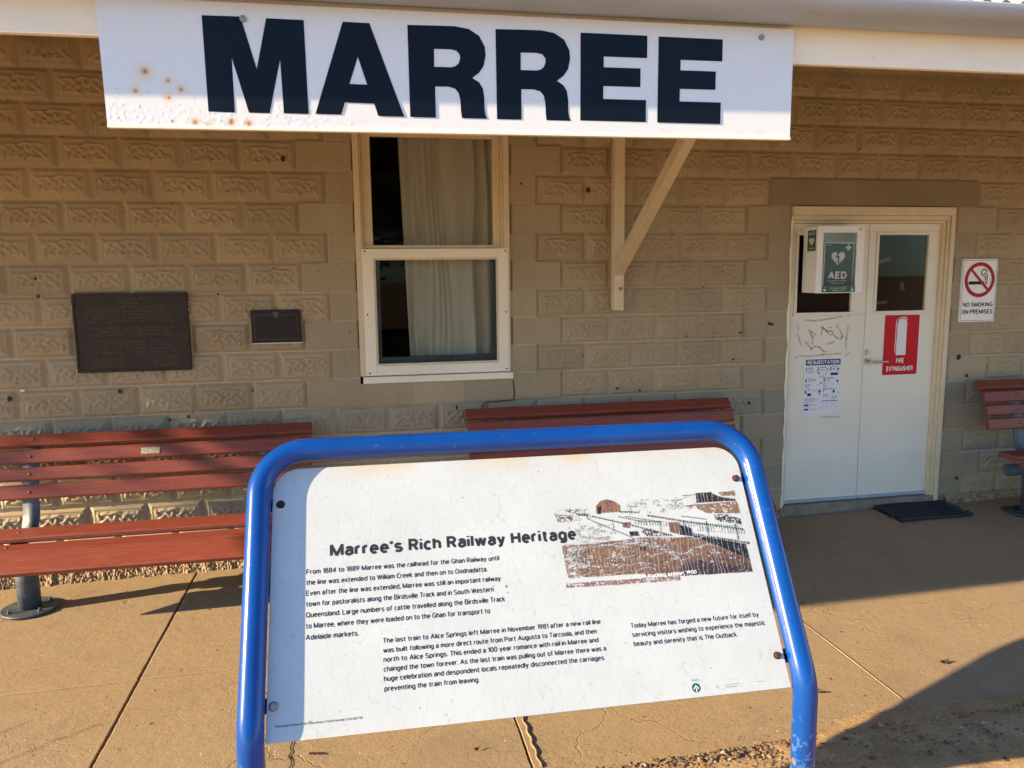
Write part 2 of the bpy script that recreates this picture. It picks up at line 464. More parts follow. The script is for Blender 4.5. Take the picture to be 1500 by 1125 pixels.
# lettering: a plain narrow grotesque drawn as stroked skeletons (cap height 1, x height .72)
def _arc(cx, cy, rx, ry, a0, a1, n=10):
    return [(cx + rx * math.cos(math.radians(a0 + (a1 - a0) * k / n)), cy + ry * math.sin(math.radians(a0 + (a1 - a0) * k / n))) for k in range(n + 1)]
_el = lambda: _arc(.24, .36, .24, .36, 0, 360, 18)
_S = lambda sx, sy: [[(x * sx, y * sy) for x, y in _arc(.29, .75, .27, .25, 25, 262, 10) + _arc(.29, .25, .29, .25, 82, -155, 10)]]
GLYPH = {
 'A': [[(0, 0), (.35, 1), (.70, 0)], [(.12, .32), (.58, .32)]],
 'B': [[(0, 0), (0, 1), (.30, 1)] + _arc(.30, .765, .22, .235, 85, -85, 8) + [(.02, .53)], [(.30, .53)] + _arc(.31, .265, .26, .265, 85, -90, 8) + [(0, 0)]],
 'C': [_arc(.33, .5, .33, .5, 48, 312, 16)],
 'D': [[(0, 0), (0, 1), (.26, 1)] + _arc(.26, .5, .36, .5, 85, -85, 14) + [(.24, 0), (0, 0)]],
 'E': [[(.50, 1), (0, 1), (0, 0), (.52, 0)], [(0, .52), (.44, .52)]],
 'F': [[(.50, 1), (0, 1), (0, 0)], [(0, .50), (.43, .50)]],
 'G': [_arc(.34, .5, .34, .5, 48, 330, 16), [(.38, .47), (.66, .47), (.66, 0)]],
 'H': [[(0, 0), (0, 1)], [(.56, 0), (.56, 1)], [(0, .52), (.56, .52)]],
 'I': [[(0, 0), (0, 1)]], 'J': [[(.34, 1), (.34, .22)] + _arc(.17, .2, .17, .2, 0, -170, 8)],
 'K': [[(0, 0), (0, 1)], [(.55, 1), (.02, .40)], [(.20, .60), (.58, 0)]],
 'L': [[(0, 1), (0, 0), (.46, 0)]], 'M': [[(0, 0), (0, 1), (.40, .03), (.80, 1), (.80, 0)]], 'N': [[(0, 0), (0, 1), (.60, 0), (.60, 1)]],
 'O': [_arc(.35, .5, .35, .5, 0, 360, 22)], 'P': [[(0, 0), (0, 1), (.28, 1)] + _arc(.28, .74, .24, .26, 85, -85, 8) + [(0, .48)]],
 'Q': [_arc(.35, .5, .35, .5, 0, 360, 22), [(.40, .25), (.68, -.05)]],
 'R': [[(0, 0), (0, 1), (.28, 1)] + _arc(.28, .75, .24, .25, 85, -85, 8) + [(0, .50)], [(.28, .50), (.55, 0)]],
 'S': _S(1, 1), 'T': [[(0, 1), (.54, 1)], [(.27, 1), (.27, 0)]], 'U': [[(0, 1), (0, .28)] + _arc(.28, .28, .28, .28, 185, 355, 10) + [(.56, 1)]],
 'V': [[(0, 1), (.33, 0), (.66, 1)]], 'W': [[(0, 1), (.22, 0), (.46, .95), (.70, 0), (.92, 1)]], 'X': [[(0, 0), (.58, 1)], [(0, 1), (.58, 0)]], 'Y': [[(0, 1), (.30, .46), (.60, 1)], [(.30, .46), (.30, 0)]],
 'a': [[(.04, .56)] + _arc(.23, .52, .20, .20, 140, 0, 8) + [(.43, 0)], [(.43, .42), (.24, .41)] + _arc(.21, .205, .20, .205, 85, 275, 10) + [(.40, .10)]],
 'b': [[(0, 1), (0, 0)], _el()], 'c': [_arc(.24, .36, .24, .36, 48, 312, 14)], 'd': [[(.48, 1), (.48, 0)], _el()],
 'e': [[(.02, .37), (.47, .37)] + _arc(.24, .36, .23, .36, 10, 312, 16)],
 'f': [[(.12, 0), (.12, .80)] + _arc(.29, .80, .17, .2, 175, 85, 6), [(-.02, .72), (.28, .72)]],
 'g': [_el(), [(.48, .72), (.48, -.06)] + _arc(.25, -.06, .23, .2, -5, -150, 8)],
 'h': [[(0, 1), (0, 0)], [(0, .44)] + _arc(.22, .48, .22, .24, 175, 5, 8) + [(.44, 0)]], 'i': [[(0, 0), (0, .72)], [(0, .90), (0, 1.04)]], 'j': [[(.1, .72), (.1, -.1), (-.04, -.24)], [(.1, .90), (.1, 1.04)]],
 'k': [[(0, 1), (0, 0)], [(.40, .72), (.02, .28)], [(.15, .42), (.43, 0)]], 'l': [[(0, 1), (0, 0)]],
 'm': [[(0, .72), (0, 0)], [(0, .46)] + _arc(.18, .50, .18, .22, 175, 5, 7) + [(.36, 0)], [(.36, .46)] + _arc(.54, .50, .18, .22, 175, 5, 7) + [(.72, 0)]],
 'n': [[(0, .72), (0, 0)], [(0, .44)] + _arc(.22, .48, .22, .24, 175, 5, 8) + [(.44, 0)]], 'o': [_el()], 'p': [[(0, .72), (0, -.26)], _el()], 'q': [[(.48, .72), (.48, -.26)], _el()],
 'r': [[(0, .72), (0, 0)], [(0, .44)] + _arc(.21, .47, .21, .25, 175, 75, 6)], 's': _S(.76, .72),
 't': [[(.12, .94), (.12, .16)] + _arc(.26, .16, .14, .16, 185, 280, 6), [(-.02, .72), (.29, .72)]],
 'u': [[(0, .72), (0, .24)] + _arc(.22, .24, .22, .24, 185, 355, 8), [(.44, .72), (.44, 0)]], 'v': [[(0, .72), (.23, 0), (.46, .72)]], 'w': [[(0, .72), (.17, 0), (.36, .68), (.55, 0), (.72, .72)]],
 'x': [[(0, .72), (.44, 0)], [(0, 0), (.44, .72)]], 'y': [[(0, .72), (.23, .02)], [(.46, .72), (.20, -.14), (.02, -.25)]], 'z': [[(0, .72), (.42, .72), (0, 0), (.44, 0)]],
 '0': [_arc(.26, .5, .26, .5, 0, 360, 18)], '1': [[(.04, .78), (.22, 1), (.22, 0)]], '2': [_arc(.26, .72, .25, .28, 160, -25, 9) + [(.02, 0), (.52, 0)]],
 '3': [_arc(.24, .75, .23, .25, 150, -80, 9) + _arc(.24, .255, .27, .255, 80, -155, 9)], '4': [[(.42, 0), (.42, 1), (0, .28), (.56, .28)]],
 '5': [[(.48, 1), (.08, 1), (.04, .52)] + _arc(.26, .31, .26, .31, 125, -150, 12)], '6': [[(.42, 1), (.06, .48)] + _arc(.27, .30, .26, .30, 160, 520, 18)], '7': [[(0, 1), (.50, 1), (.16, 0)]],
 '8': [_arc(.26, .76, .22, .24, -90, 270, 16), _arc(.26, .265, .26, .265, 90, 450, 16)], '9': [[(.12, 0), (.48, .52)] + _arc(.26, .70, .25, .30, -20, 340, 18)],
 '.': [[(0, -.02), (0, .10)]], ',': [[(.02, .10), (.02, 0), (-.03, -.16)]], '\u2019': [[(.02, 1.02), (.02, .88), (-.03, .74)]],
}
def _ribbon2(pts, t):
    P = [Vector(p) for p in pts]; n = len(P)
    closed = (P[0] - P[-1]).length < 1e-6
    if closed: P = P[:-1]; n -= 1
    L, R = [], []
    for i in range(n):
        d0 = (P[i] - P[i - 1]).normalized() if (i > 0 or closed) else (P[1] - P[0]).normalized()
        d1 = (P[(i + 1) % n] - P[i]).normalized() if (i < n - 1 or closed) else d0
        nn = Vector((-(d0.y + d1.y), d0.x + d1.x))
        nn = nn.normalized() if nn.length > 1e-6 else Vector((-d0.y, d0.x))
        k = 1 / max(.55, nn.dot(Vector((-d0.y, d0.x))))
        L.append(P[i] + nn * t / 2 * k); R.append(P[i] - nn * t / 2 * k)
    v = [tuple(p) for p in L] + [tuple(p) for p in R]
    f = [(i, n + i, n + (i + 1) % n, (i + 1) % n) for i in range(n if closed else n - 1)]
    return v, f
def text_mesh(s, width=None, cap=.01, weight=.15):
    """-> list of (verts, faces) strokes, x from 0, baseline at 0"""
    x = weight / 2; out = []
    for ch in s:
        if ch == ' ': x += .36; continue
        g = GLYPH[ch]; w_ = max(p[0] for st in g for p in st)
        for st in g:
            q_ = [Vector((x + px, weight / 2 + py * (1 - weight))) for px, py in st]
            runs = [[q_[0]]]
            for i in range(1, len(q_)):
                runs[-1].append(q_[i])
                if i < len(q_) - 1 and (q_[i] - q_[i - 1]).normalized().dot((q_[i + 1] - q_[i]).normalized()) < -.3:
                    e = q_[i] + (q_[i] - q_[i - 1]).normalized() * weight * .22
                    runs[-1][-1] = Vector((e.x, max(q_[i].y - weight / 2, min(q_[i].y + weight / 2, e.y))))
                    runs.append([q_[i] - (q_[i + 1] - q_[i]).normalized() * weight * .22])
            for rn in runs:
                out.append(_ribbon2([tuple(p) for p in rn], weight))
        x += max(w_, 0) + weight + .082
    tot = x - weight / 2 - .082
    sx = (width / tot) if width else cap
    return [([(a * sx, b_ * cap) for a, b_ in v], f) for v, f in out], tot * sx

class Plane2D:
    """collects flat artwork on a plane O + u*U + v*V, lifted along N"""
    def __init__(self, O, U, V, lift=.0006):
        self.O, self.U, self.V = Vector(O), Vector(U), Vector(V)
        self.N = self.U.cross(self.V).normalized(); self.lift = lift; self.mb = MB()
    def P(self, u, v, h=None):
        return tuple(self.O + self.U * u + self.V * v + self.N * (self.lift if h is None else h))
    def text(self, s, u, v, width=None, cap=.01, bold=0.0, align='L', rot=0.0):
        strokes, wd = text_mesh(s, width, cap, .125 + 2.0 * bold)
        if align == 'C': u -= wd / 2
        for k, (vs, f) in enumerate(strokes):
            self.mb.add([self.P(u + x, v + y, self.lift + .00004 * (k % 5)) for x, y in vs], f)
    def poly(self, pts, h=None):
        self.mb.add([self.P(u, v, h) for u, v in pts], [tuple(range(len(pts)))])
    def rect(self, u0, v0, u1, v1, h=None):
        self.poly([(u0, v0), (u1, v0), (u1, v1), (u0, v1)], h)
    def ring(self, cu, cv, r0, r1, a0=0, a1=2 * math.pi, seg=48, ry=1.0):
        for i in range(seg):
            a, b = a0 + (a1 - a0) * i / seg, a0 + (a1 - a0) * (i + 1) / seg
            self.poly([(cu + r0 * math.cos(a), cv + ry * r0 * math.sin(a)), (cu + r1 * math.cos(a), cv + ry * r1 * math.sin(a)),
                       (cu + r1 * math.cos(b), cv + ry * r1 * math.sin(b)), (cu + r0 * math.cos(b), cv + ry * r0 * math.sin(b))])
    def disc(self, cu, cv, r, seg=24, ry=1.0):
        self.poly([(cu + r * math.cos(2 * math.pi * i / seg), cv + r * ry * math.sin(2 * math.pi * i / seg)) for i in range(seg)])
    def stroke(self, pts, wd):
        for (x0, y0), (x1, y1) in zip(pts, pts[1:]):
            d = Vector((x1 - x0, y1 - y0)); 
            if d.length < 1e-6: continue
            n = Vector((-d.y, d.x)).normalized() * wd / 2; e = d.normalized() * wd * .3
            self.poly([(x0 - e.x + n.x, y0 - e.y + n.y), (x0 - e.x - n.x, y0 - e.y - n.y), (x1 + e.x - n.x, y1 + e.y - n.y), (x1 + e.x + n.x, y1 + e.y + n.y)])
    def rrect(self, u0, v0, u1, v1, r, seg=5, h=None):
        self.poly(rrect_pts(u0, v0, u1, v1, r, seg), h)

def rrect_pts(u0, v0, u1, v1, r, seg=5):
    pts = []
    for cx, cy, a in ((u1 - r, v1 - r, 0), (u0 + r, v1 - r, 90), (u0 + r, v0 + r, 180), (u1 - r, v0 + r, 270)):
        for i in range(seg + 1):
            t = math.radians(a + 90 * i / seg); pts.append((cx + r * math.cos(t), cy + r * math.sin(t)))
    return pts

XU, ZV = (1, 0, 0), (0, 0, 1)
def wall_plane(x, z, y):
    return Plane2D((x, y, z), XU, ZV)         # normal is -Y (towards the viewer)

def noise1(n, seed):
    return np.random.RandomState(seed).rand(n)

# ================================================================== GROUND
GS = .0125
def gz(x):
    return -.022 + GS * x
def soil_mesh():
    xs = np.concatenate([[-300, -60, -14], np.linspace(-6, 14, 21), [30, 80, 300]])
    ys = np.concatenate([[-300, -80, -20], np.linspace(-8, -2, 13), [0, 8, 40, 300]])
    X, Y = np.meshgrid(xs, ys)
    Z = gz(np.clip(X, -8, 14)) - .030
    v = np.stack([X, Y, Z], -1).reshape(-1, 3)
    nx = len(xs); f = []
    for j in range(len(ys) - 1):
        for i in range(nx - 1):
            a = j * nx + i; f.append((a, a + 1, a + nx + 1, a + nx))
    o = face_set("ground", v, f, 'soil', None, smooth=True)
    tag(o, kind='structure')
soil_mesh()

# pavement: slabs with real ragged joints
def jag(p, q_, n, amp, seed):
    rs = np.random.RandomState(seed)
    p, q_ = np.array(p, float), np.array(q_, float)
    d = q_ - p; nrm = np.array([-d[1], d[0]]) / np.linalg.norm(d)
    low = np.convolve(rs.randn(n + 8), np.ones(9) / 9, 'valid')[:n] * amp * 2.2
    t = np.linspace(0, 1, n, endpoint=False)
    off = (low + rs.randn(n) * amp * .45); off[0] = 0
    return [tuple(p + d * a + nrm * b) for a, b in zip(t, off)]
pav = MB()
XJ = [-9, -5.8, -2.6, -.98, .605, 2.205, 3.79, 5.25, 6.85, 8.45, 11.6, 14.8]
GAP = {.605: .011, 2.205: .006, 3.79: .003, 5.25: .006}
YJ = [-2.53, -1.372, -.035]
sd_ = 0
for i in range(len(XJ) - 1):
    for j in range(2):
        xa, xb = XJ[i] + GAP.get(XJ[i], .005) / 2, XJ[i + 1] - GAP.get(XJ[i + 1], .005) / 2
        ya, yb = YJ[j] + (.0012 if j else 0), YJ[j + 1] - (.0012 if j == 0 else 0)
        near = -1.5 < xa < 8
        n = 60 if near else 6
        if j == 0: ya_l = ya - .02 + .02 * math.sin(i * 1.7)
        else: ya_l = ya
        sd_ += 4
        e = jag((xa, ya_l), (xb, ya_l), n, .010 if j == 0 else .0006, sd_) + jag((xb, ya_l), (xb, yb), n, .0011, sd_ + 1) \
            + jag((xb, yb), (xa, yb), n, .0006, sd_ + 2) + jag((xa, yb), (xa, ya_l), n, .0011, sd_ + 3)
        dz = (-.003 if j == 0 else 0) * (1 if i % 2 else .6)
        k = len(pav.v); c = len(e)
        cx_, cy_ = sum(p[0] for p in e) / c, sum(p[1] for p in e) / c
        ins = [(p[0] + (.004 if p[0] < cx_ else -.004) * (1 if abs(p[0] - cx_) > abs(xb - xa) / 2 - .03 else 0),
                p[1] + (.004 if p[1] < cy_ else -.004) * (1 if abs(p[1] - cy_) > abs(yb - ya_l) / 2 - .06 else 0)) for p in e]
        pav.v += [(x, y, gz(x) + dz) for x, y in ins] + [(x, y, gz(x) + dz - .003) for x, y in e] + [(x, y, gz(x) - .06) for x, y in e]
        pav.f.append(tuple(range(k, k + c))); pav.sm.append(False)
        for a in range(c):
            b = (a + 1) % c
            pav.f.append((k + a, k + c + a, k + c + b, k + b)); pav.sm.append(False)
            pav.f.append((k + c + a, k + 2 * c + a, k + 2 * c + b, k + c + b)); pav.sm.append(False)
o = part("pavement", pav, 'pavement', None); tag(o, kind='structure')

# thin sealant beads and cracks lying in / on the slabs
def ribbon(mb, pts, wd, z=.0015):
    for (x0, y0), (x1, y1) in zip(pts, pts[1:]):
        d = Vector((x1 - x0, y1 - y0)); n = Vector((-d.y, d.x)).normalized() * wd * (.5 + .3 * rng.random())
        e = d.normalized() * wd * .2
        mb.quad((x0 - e.x + n.x, y0 - e.y + n.y, gz(x0) + z), (x0 - e.x - n.x, y0 - e.y - n.y, gz(x0) + z), (x1 + e.x - n.x, y1 + e.y - n.y, gz(x1) + z), (x1 + e.x + n.x, y1 + e.y + n.y, gz(x1) + z))
def wander(p, q_, n, amp, seed):
    return jag(p, q_, n, amp, seed) + [q_]
M['crackdark'] = simple("dark_crack", (.035, .018, .012, 1), .95, .2)  # one dark brown for all crack ribbons
M['sealant'] = simple("pale_joint_sealant", (.27, .21, .145, 1), .8, .2, 30)
M['patch'] = simple("mortar_patch", (.27, .19, .115, 1), .9, .3, 40, .6, 120)
ck_ = MB()
ribbon(ck_, wander((1.345, -1.80), (1.331, -2.042), 10, .006, 5), .004)
ribbon(ck_, wander((1.331, -2.042), (1.305, -2.40), 14, .010, 6), .005)
ribbon(ck_, wander((.02, -1.80), (.26, -1.62), 10, .006, 8), .002)
ribbon(ck_, wander((.18, -1.95), (.55, -1.72), 14, .006, 9), .002)
ribbon(ck_, wander((1.40, -2.12), (1.46, -2.135), 4, .002, 10), .010)
o = part("pavement_crack", ck_, 'crackdark', None); tag(o, kind='structure')
sl = MB()
sl.tube([(3.79 + .0015 * math.sin(y * 9), y, gz(3.79) + .0005) for y in np.linspace(-2.38, -1.37, 40)], .0024, 6)
o = part("joint_sealant", sl, 'sealant', None); tag(o, kind='structure')
pt = MB()
pp = [(2.235 + .004 * math.sin(k * 1.3), y, gz(2.2) + .001) for k, y in enumerate(np.linspace(-2.40, -2.02, 24))]
pt.tube(pp, [.0025 + .0035 * rng.random() for _ in pp], 7)
o = part("mortar_seam", pt, 'patch', None); tag(o, kind='structure')

# gravel strip along the slab edge
def rocks(n, seed):
    rs = np.random.RandomState(seed)
    ico_v = []
    bm = bmesh.new(); bmesh.ops.create_icosphere(bm, subdivisions=1, radius=1.0)
    bv = np.array([v.co[:] for v in bm.verts]); bf = np.array([[v.index for v in f.verts] for f in bm.faces]); bm.free()
    V, F, T = [], [], []
    pal = np.array([(.20, .125, .075), (.25, .17, .11), (.14, .085, .055), (.33, .26, .19), (.16, .12, .10), (.22, .12, .07), (.11, .075, .06)])
    for k in range(n):
        if rs.rand() < .72: x = rs.uniform(2.2, 4.9)
        else: x = rs.uniform(-1.5, 7)
        spread = abs(rs.randn()) * .16
        if rs.rand() < .05: y = -2.42 + abs(rs.randn()) * .10; s = rs.uniform(.0008, .0022)
        else:
            y = -2.455 - spread; s = rs.uniform(.0022, .0058) * (1 if rs.rand() < .92 else 1.9)
            if y < -3.3 or (x > 3.3 and rs.rand() < .6): continue
        ph = bv * (1 + .35 * rs.randn(len(bv), 1)) * np.array([1.25, 1, .7]) * s * (0.8 + .4 * rs.rand(3))
        a = rs.rand() * 6.28; R = np.array([[math.cos(a), -math.sin(a), 0], [math.sin(a), math.cos(a), 0], [0, 0, 1]])
        z = gz(x) + (.006 - .012 * max(0, (-2.44 - y) / .5) - .006 * rs.rand() if y < -2.43 else .0005) + s * .3
        V.append(ph @ R.T + np.array([x, y, z])); F.append(bf + len(bv) * (len(V) - 1)); T.append(np.tile(pal[rs.randint(7)] * (.8 + .4 * rs.rand()), (len(bv), 1)))
    o = face_set("gravel", np.concatenate(V), np.concatenate(F), 'gravel', None, tint=np.concatenate(T))
    tag(o, "loose gravel and dirt along the front edge of the slab", "gravel", kind='stuff')
rocks(6500, 3)
# dirt spilled up against the slab edge
def dirt_bank():
    xs = np.linspace(-2, 8, 500); ys = np.linspace(-2.30, -3.4, 60)
    rs = np.random.RandomState(4)
    X, Y = np.meshgrid(xs, ys)
    nz_ = np.zeros_like(X)
    for k in range(60):
        fx, fy, p = rs.uniform(2, 60), rs.uniform(2, 60), rs.rand() * 6
        nz_ += np.sin(X * fx + Y * fy + p) / 60 ** .5 * (8 / (8 + fx))
    edge = -2.445 + .03 * np.sin(X * 2.1) + .015 * np.sin(X * 7.3 + 1) + .055 * np.clip((X - 3.2) / .4, 0, 1) + .02 * nz_
    t = np.clip((edge - Y) / .08, -1, 1)
    Z = gz(X) + .011 * t - .0035 + .0085 * nz_ * np.clip(t + .6, 0, 1) - .012 * np.clip((edge - Y) / .5, 0, 1)
    v = np.stack([X, Y, Z], -1).reshape(-1, 3); nx = len(xs)
    a = (np.arange(len(ys) - 1)[:, None] * nx + np.arange(nx - 1)[None]).ravel()
    f = np.stack([a, a + nx, a + nx + 1, a + 1], -1)
    o = face_set("dirt", v, f, 'soil', None, smooth=True); tag(o, kind='structure')
dirt_bank()

# ================================================================== STATION BUILDING
bld = thing("station_building", "tan station building of embossed blocks with a sash window, double door and deep eave", "building", (0, 0, 0))
BW, RH, ZR0 = .328, .1809, 2.509
WX0, WX1, WZ0, WZ1 = 1.642, 2.612, 1.112, 2.745
DX0, DX1, DZ1 = 4.600, 5.880, 2.232

# leaf-scroll mould pressed into every block face (one height map)
def mould():
    nx, nz = 132, 62
    X, Z = np.meshgrid(np.linspace(0, 1, nx), np.linspace(0, 1, nz))
    A = 2.05                                          # aspect of the field
    H = np.zeros_like(X)
    rs = np.random.RandomState(11)
    def leaf(cx, cz, ang, L, Wd, h, crease=.5):
        a = math.radians(ang)
        dx, dz = (X - cx) * A, (Z - cz)
        s = dx * math.cos(a) + dz * math.sin(a); t = -dx * math.sin(a) + dz * math.cos(a)
        t = t + .22 * (s / L) ** 2 * Wd
        taper = np.clip(1 - (s / L) ** 2, 0, 1)
        rr_ = np.abs(t) / (Wd * (taper ** .6) + 1e-6)
        b = np.clip(1 - rr_ ** 2, 0, 1) ** .7 * np.clip(taper * 3, 0, 1)
        b *= 1 - crease * np.exp(-(t / (Wd * .22)) ** 2)
        np.maximum(H, h * b, out=H)
    L = [(.07, .30, 75, .20, .10), (.09, .72, 115, .24, .09), (.20, .16, 10, .24, .09), (.22, .48, 40, .24, .11), (.20, .84, 170, .24, .09), (.33, .66, 120, .24, .10),
         (.34, .26, 150, .26, .11), (.43, .50, 60, .22, .09), (.45, .85, 15, .22, .09), (.50, .20, 95, .24, .11), (.56, .56, 115, .24, .10), (.60, .84, 160, .22, .09),
         (.63, .26, 30, .26, .11), (.70, .58, 60, .24, .11), (.76, .16, 172, .22, .09), (.78, .84, 12, .24, .09), (.84, .44, 130, .26, .11), (.93, .70, 70, .22, .09), (.93, .24, 110, .20, .09)]
    for cx, cz, a, l, wd in L:
        leaf(cx + rs.uniform(-.02, .02), cz + rs.uniform(-.05, .05), a + rs.uniform(-25, 25), l * rs.uniform(.8, 1.15), wd * rs.uniform(.85, 1.2), rs.uniform(.65, 1.0), .22)
    for cx, cz, r in ((.35, .80, .07), (.66, .82, .06), (.5, .92, .05)):
        d = ((X - cx) * A) ** 2 + (Z - cz) ** 2
        np.maximum(H, .9 * np.clip(1 - d / r ** 2, 0, 1) ** .6, out=H)
    return H
MOULD = mould()

def wall_height(X, Z):
    row = np.floor((ZR0 + RH / 2 - Z) / RH).astype(int)          # 0 = row centred on ZR0, grows downwards
    fz = Z - (ZR0 - row * RH - RH / 2)
    off = np.where(row % 2 == 0, 0.0, 0.5)
    U = X / BW
    idx = np.floor(U - off).astype(int)
    fx = (U - off - idx) * BW
    rs = np.random.RandomState(21)
    tab = rs.rand(64, 96, 4)
    rnd = tab[(row + 20) % 64, (idx + 40) % 96]
    e = row % 2 == 0
    win_rows = (row >= -1) & (row <= 8); door_rows = (row >= 1) & (row <= 14)
    sm = win_rows & ((e & ((idx == 4) | (idx == 8))) | (~e & ((U > 4.5) & (U < 8.5))))
    sm |= door_rows & ((e & ((idx == 13) | (idx == 18))) | (~e & (U > 13.5) & (U < 18.5)))
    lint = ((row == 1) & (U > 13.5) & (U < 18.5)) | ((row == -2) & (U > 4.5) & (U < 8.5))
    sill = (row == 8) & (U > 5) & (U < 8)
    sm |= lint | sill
    wear = .65 + .35 * rnd[..., 0]
    reg = np.where(U < 5, 1.0, np.where(U < 14, .90 + .08 * (row <= 0), .92 + .06 * (row <= 0)))
    reg = reg * np.where((U > 8) & (row >= 5) & (row <= 8), .9, 1.0)
    wear = wear * reg
    bx, bz = .031, .025
    ex = np.minimum(fx, BW - fx); ez = np.minimum(fz, RH - fz)
    d = np.minimum(ex / bx, ez / bz)
    depth = .0215 * (.45 + .55 * reg)
    H = -depth * np.clip(1 - d, 0, 1)
    fe = np.minimum(ex - bx, ez - bz)                             # distance inside the field
    H = H - .0045 * (.4 + .6 * reg) * np.exp(-((fe - .007) / .0028) ** 2) * (fe > 0)
    mx = np.clip((fx - bx - .013) / (BW - 2 * bx - .026), 0, 1); mz = np.clip((fz - bz - .011) / (RH - 2 * bz - .022), 0, 1)
    flip = rnd[..., 1] > .5
    mx = np.where(flip, 1 - mx, mx)
    gx, gz_ = mx * (MOULD.shape[1] - 1), mz * (MOULD.shape[0] - 1)
    x0, z0 = np.clip(gx.astype(int), 0, MOULD.shape[1] - 2), np.clip(gz_.astype(int), 0, MOULD.shape[0] - 2)
    tx, tz = gx - x0, gz_ - z0
    m = (MOULD[z0, x0] * (1 - tx) + MOULD[z0, x0 + 1] * tx) * (1 - tz) + (MOULD[z0 + 1, x0] * (1 - tx) + MOULD[z0 + 1, x0 + 1] * tx) * tz
    H = H + np.where(fe > .009, (.0165 * wear) * m, 0)
    # mortar lip
    H = H + .0022 * (rnd[..., 2]) * np.exp(-(ez / .004) ** 2)
    # smooth quoins
    js = np.minimum(ez, np.where(e, ex, 9))
    Hs = -.0035 * np.exp(-(js / .0042) ** 2) + .0015 * (rnd[..., 3] - .5)
    Hs = np.where(lint | sill, .0015 - .003 * np.exp(-(ez / .004) ** 2), Hs)
    H = np.where(sm, Hs, H)
    # slow unevenness
    H = H + .0016 * np.sin(X * 3.1 + Z * 1.3) + .0012 * np.sin(X * 7.7 - Z * 5.1)
    t = .92 + .16 * rnd[..., 3]
    T = np.stack([t, t, t], -1)
    T = np.where(sm[..., None], T * np.array([.93, .955, .97]), T)
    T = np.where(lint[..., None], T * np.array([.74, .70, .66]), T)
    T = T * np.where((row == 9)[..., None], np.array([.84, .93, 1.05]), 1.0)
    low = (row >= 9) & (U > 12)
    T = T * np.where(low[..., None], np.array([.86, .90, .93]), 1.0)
    mort = np.exp(-(ez / .004) ** 2)[..., None] * .32
    T = T * (1 + mort * np.where((row > 4)[..., None], 1, .0))
    return H, T

def seg(a, b, step):
    n = max(1, int(round((b - a) / step)))
    return np.linspace(a, b, n, endpoint=False)
xs = np.concatenate([seg(-5.5, -3.0, .2), seg(-3.0, -.75, .018), seg(-.75, WX0, .0058), seg(WX0, WX1, .0058), seg(WX1, DX0, .0058), seg(DX0, DX1, .0065), seg(DX1, 6.95, .0062), seg(6.95, 10, .018), seg(10, 14, .2), [14.0]])
zs = np.concatenate([seg(-.12, .06, .02), seg(.06, WZ0, .0058), seg(WZ0, DZ1, .0058), seg(DZ1, WZ1, .0058), seg(WZ1, 3.05, .0062), seg(3.05, 3.75, .03), [3.75]])
X, Z = np.meshgrid(xs, zs)
H, T = wall_height(X, Z)
edge_fade = np.ones_like(X)
V = np.stack([X, -H, Z], -1).reshape(-1, 3)
nx = len(xs)
a = (np.arange(len(zs) - 1)[:, None] * nx + np.arange(nx - 1)[None])
cxm, czm = (xs[:-1] + xs[1:]) / 2, (zs[:-1] + zs[1:]) / 2
CX, CZ = np.meshgrid(cxm, czm)
hole = ((CX > WX0) & (CX < WX1) & (CZ > WZ0) & (CZ < WZ1)) | ((CX > DX0) & (CX < DX1) & (CZ < DZ1))
a = a[~hole]
F = np.stack([a, a + 1, a + nx + 1, a + nx], -1)
used = np.zeros(len(V), bool); used[F.ravel()] = True
remap = np.cumsum(used) - 1
V2, T2, F2 = V[used], T.reshape(-1, 3)[used], remap[F]
# reveals of the two openings (0.16 deep)
ext_v, ext_f = [], []
def rv(p0, p1):
    n = len(V2) + len(ext_v)
    ext_v.extend([(p0[0], .002, p0[1]), (p1[0], .002, p1[1]), (p1[0], .2, p1[1]), (p0[0], .2, p0[1])]); ext_f.append((n, n + 1, n + 2, n + 3))
for p0, p1 in (((WX0, WZ0), (WX1, WZ0)), ((WX1, WZ0), (WX1, WZ1)), ((WX1, WZ1), (WX0, WZ1)), ((WX0, WZ1), (WX0, WZ0)),
               ((DX1, -.1), (DX1, DZ1)), ((DX1, DZ1), (DX0, DZ1)), ((DX0, DZ1), (DX0, -.1))):
    rv(p0, p1)
V2 = np.concatenate([V2, np.array(ext_v)]); F2 = np.concatenate([F2, np.array(ext_f)]); T2 = np.concatenate([T2, np.full((len(ext_v), 3), .85)])
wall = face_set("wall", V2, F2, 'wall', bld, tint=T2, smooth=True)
ORG["wall"] = Vector((0, 0, 0))

# end walls and a dark interior so that no light leaks through
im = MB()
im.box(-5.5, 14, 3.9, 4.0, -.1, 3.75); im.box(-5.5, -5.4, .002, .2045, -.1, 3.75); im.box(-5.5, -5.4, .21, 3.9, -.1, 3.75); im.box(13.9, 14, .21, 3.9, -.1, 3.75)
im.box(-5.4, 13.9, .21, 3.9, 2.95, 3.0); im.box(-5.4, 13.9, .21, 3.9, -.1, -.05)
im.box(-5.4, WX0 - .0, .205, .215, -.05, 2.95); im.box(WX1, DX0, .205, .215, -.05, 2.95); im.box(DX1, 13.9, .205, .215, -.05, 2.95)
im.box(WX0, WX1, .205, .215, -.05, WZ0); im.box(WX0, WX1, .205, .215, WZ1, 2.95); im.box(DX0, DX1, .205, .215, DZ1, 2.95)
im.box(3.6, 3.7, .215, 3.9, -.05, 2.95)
part("interior_room", im, 'room', bld)

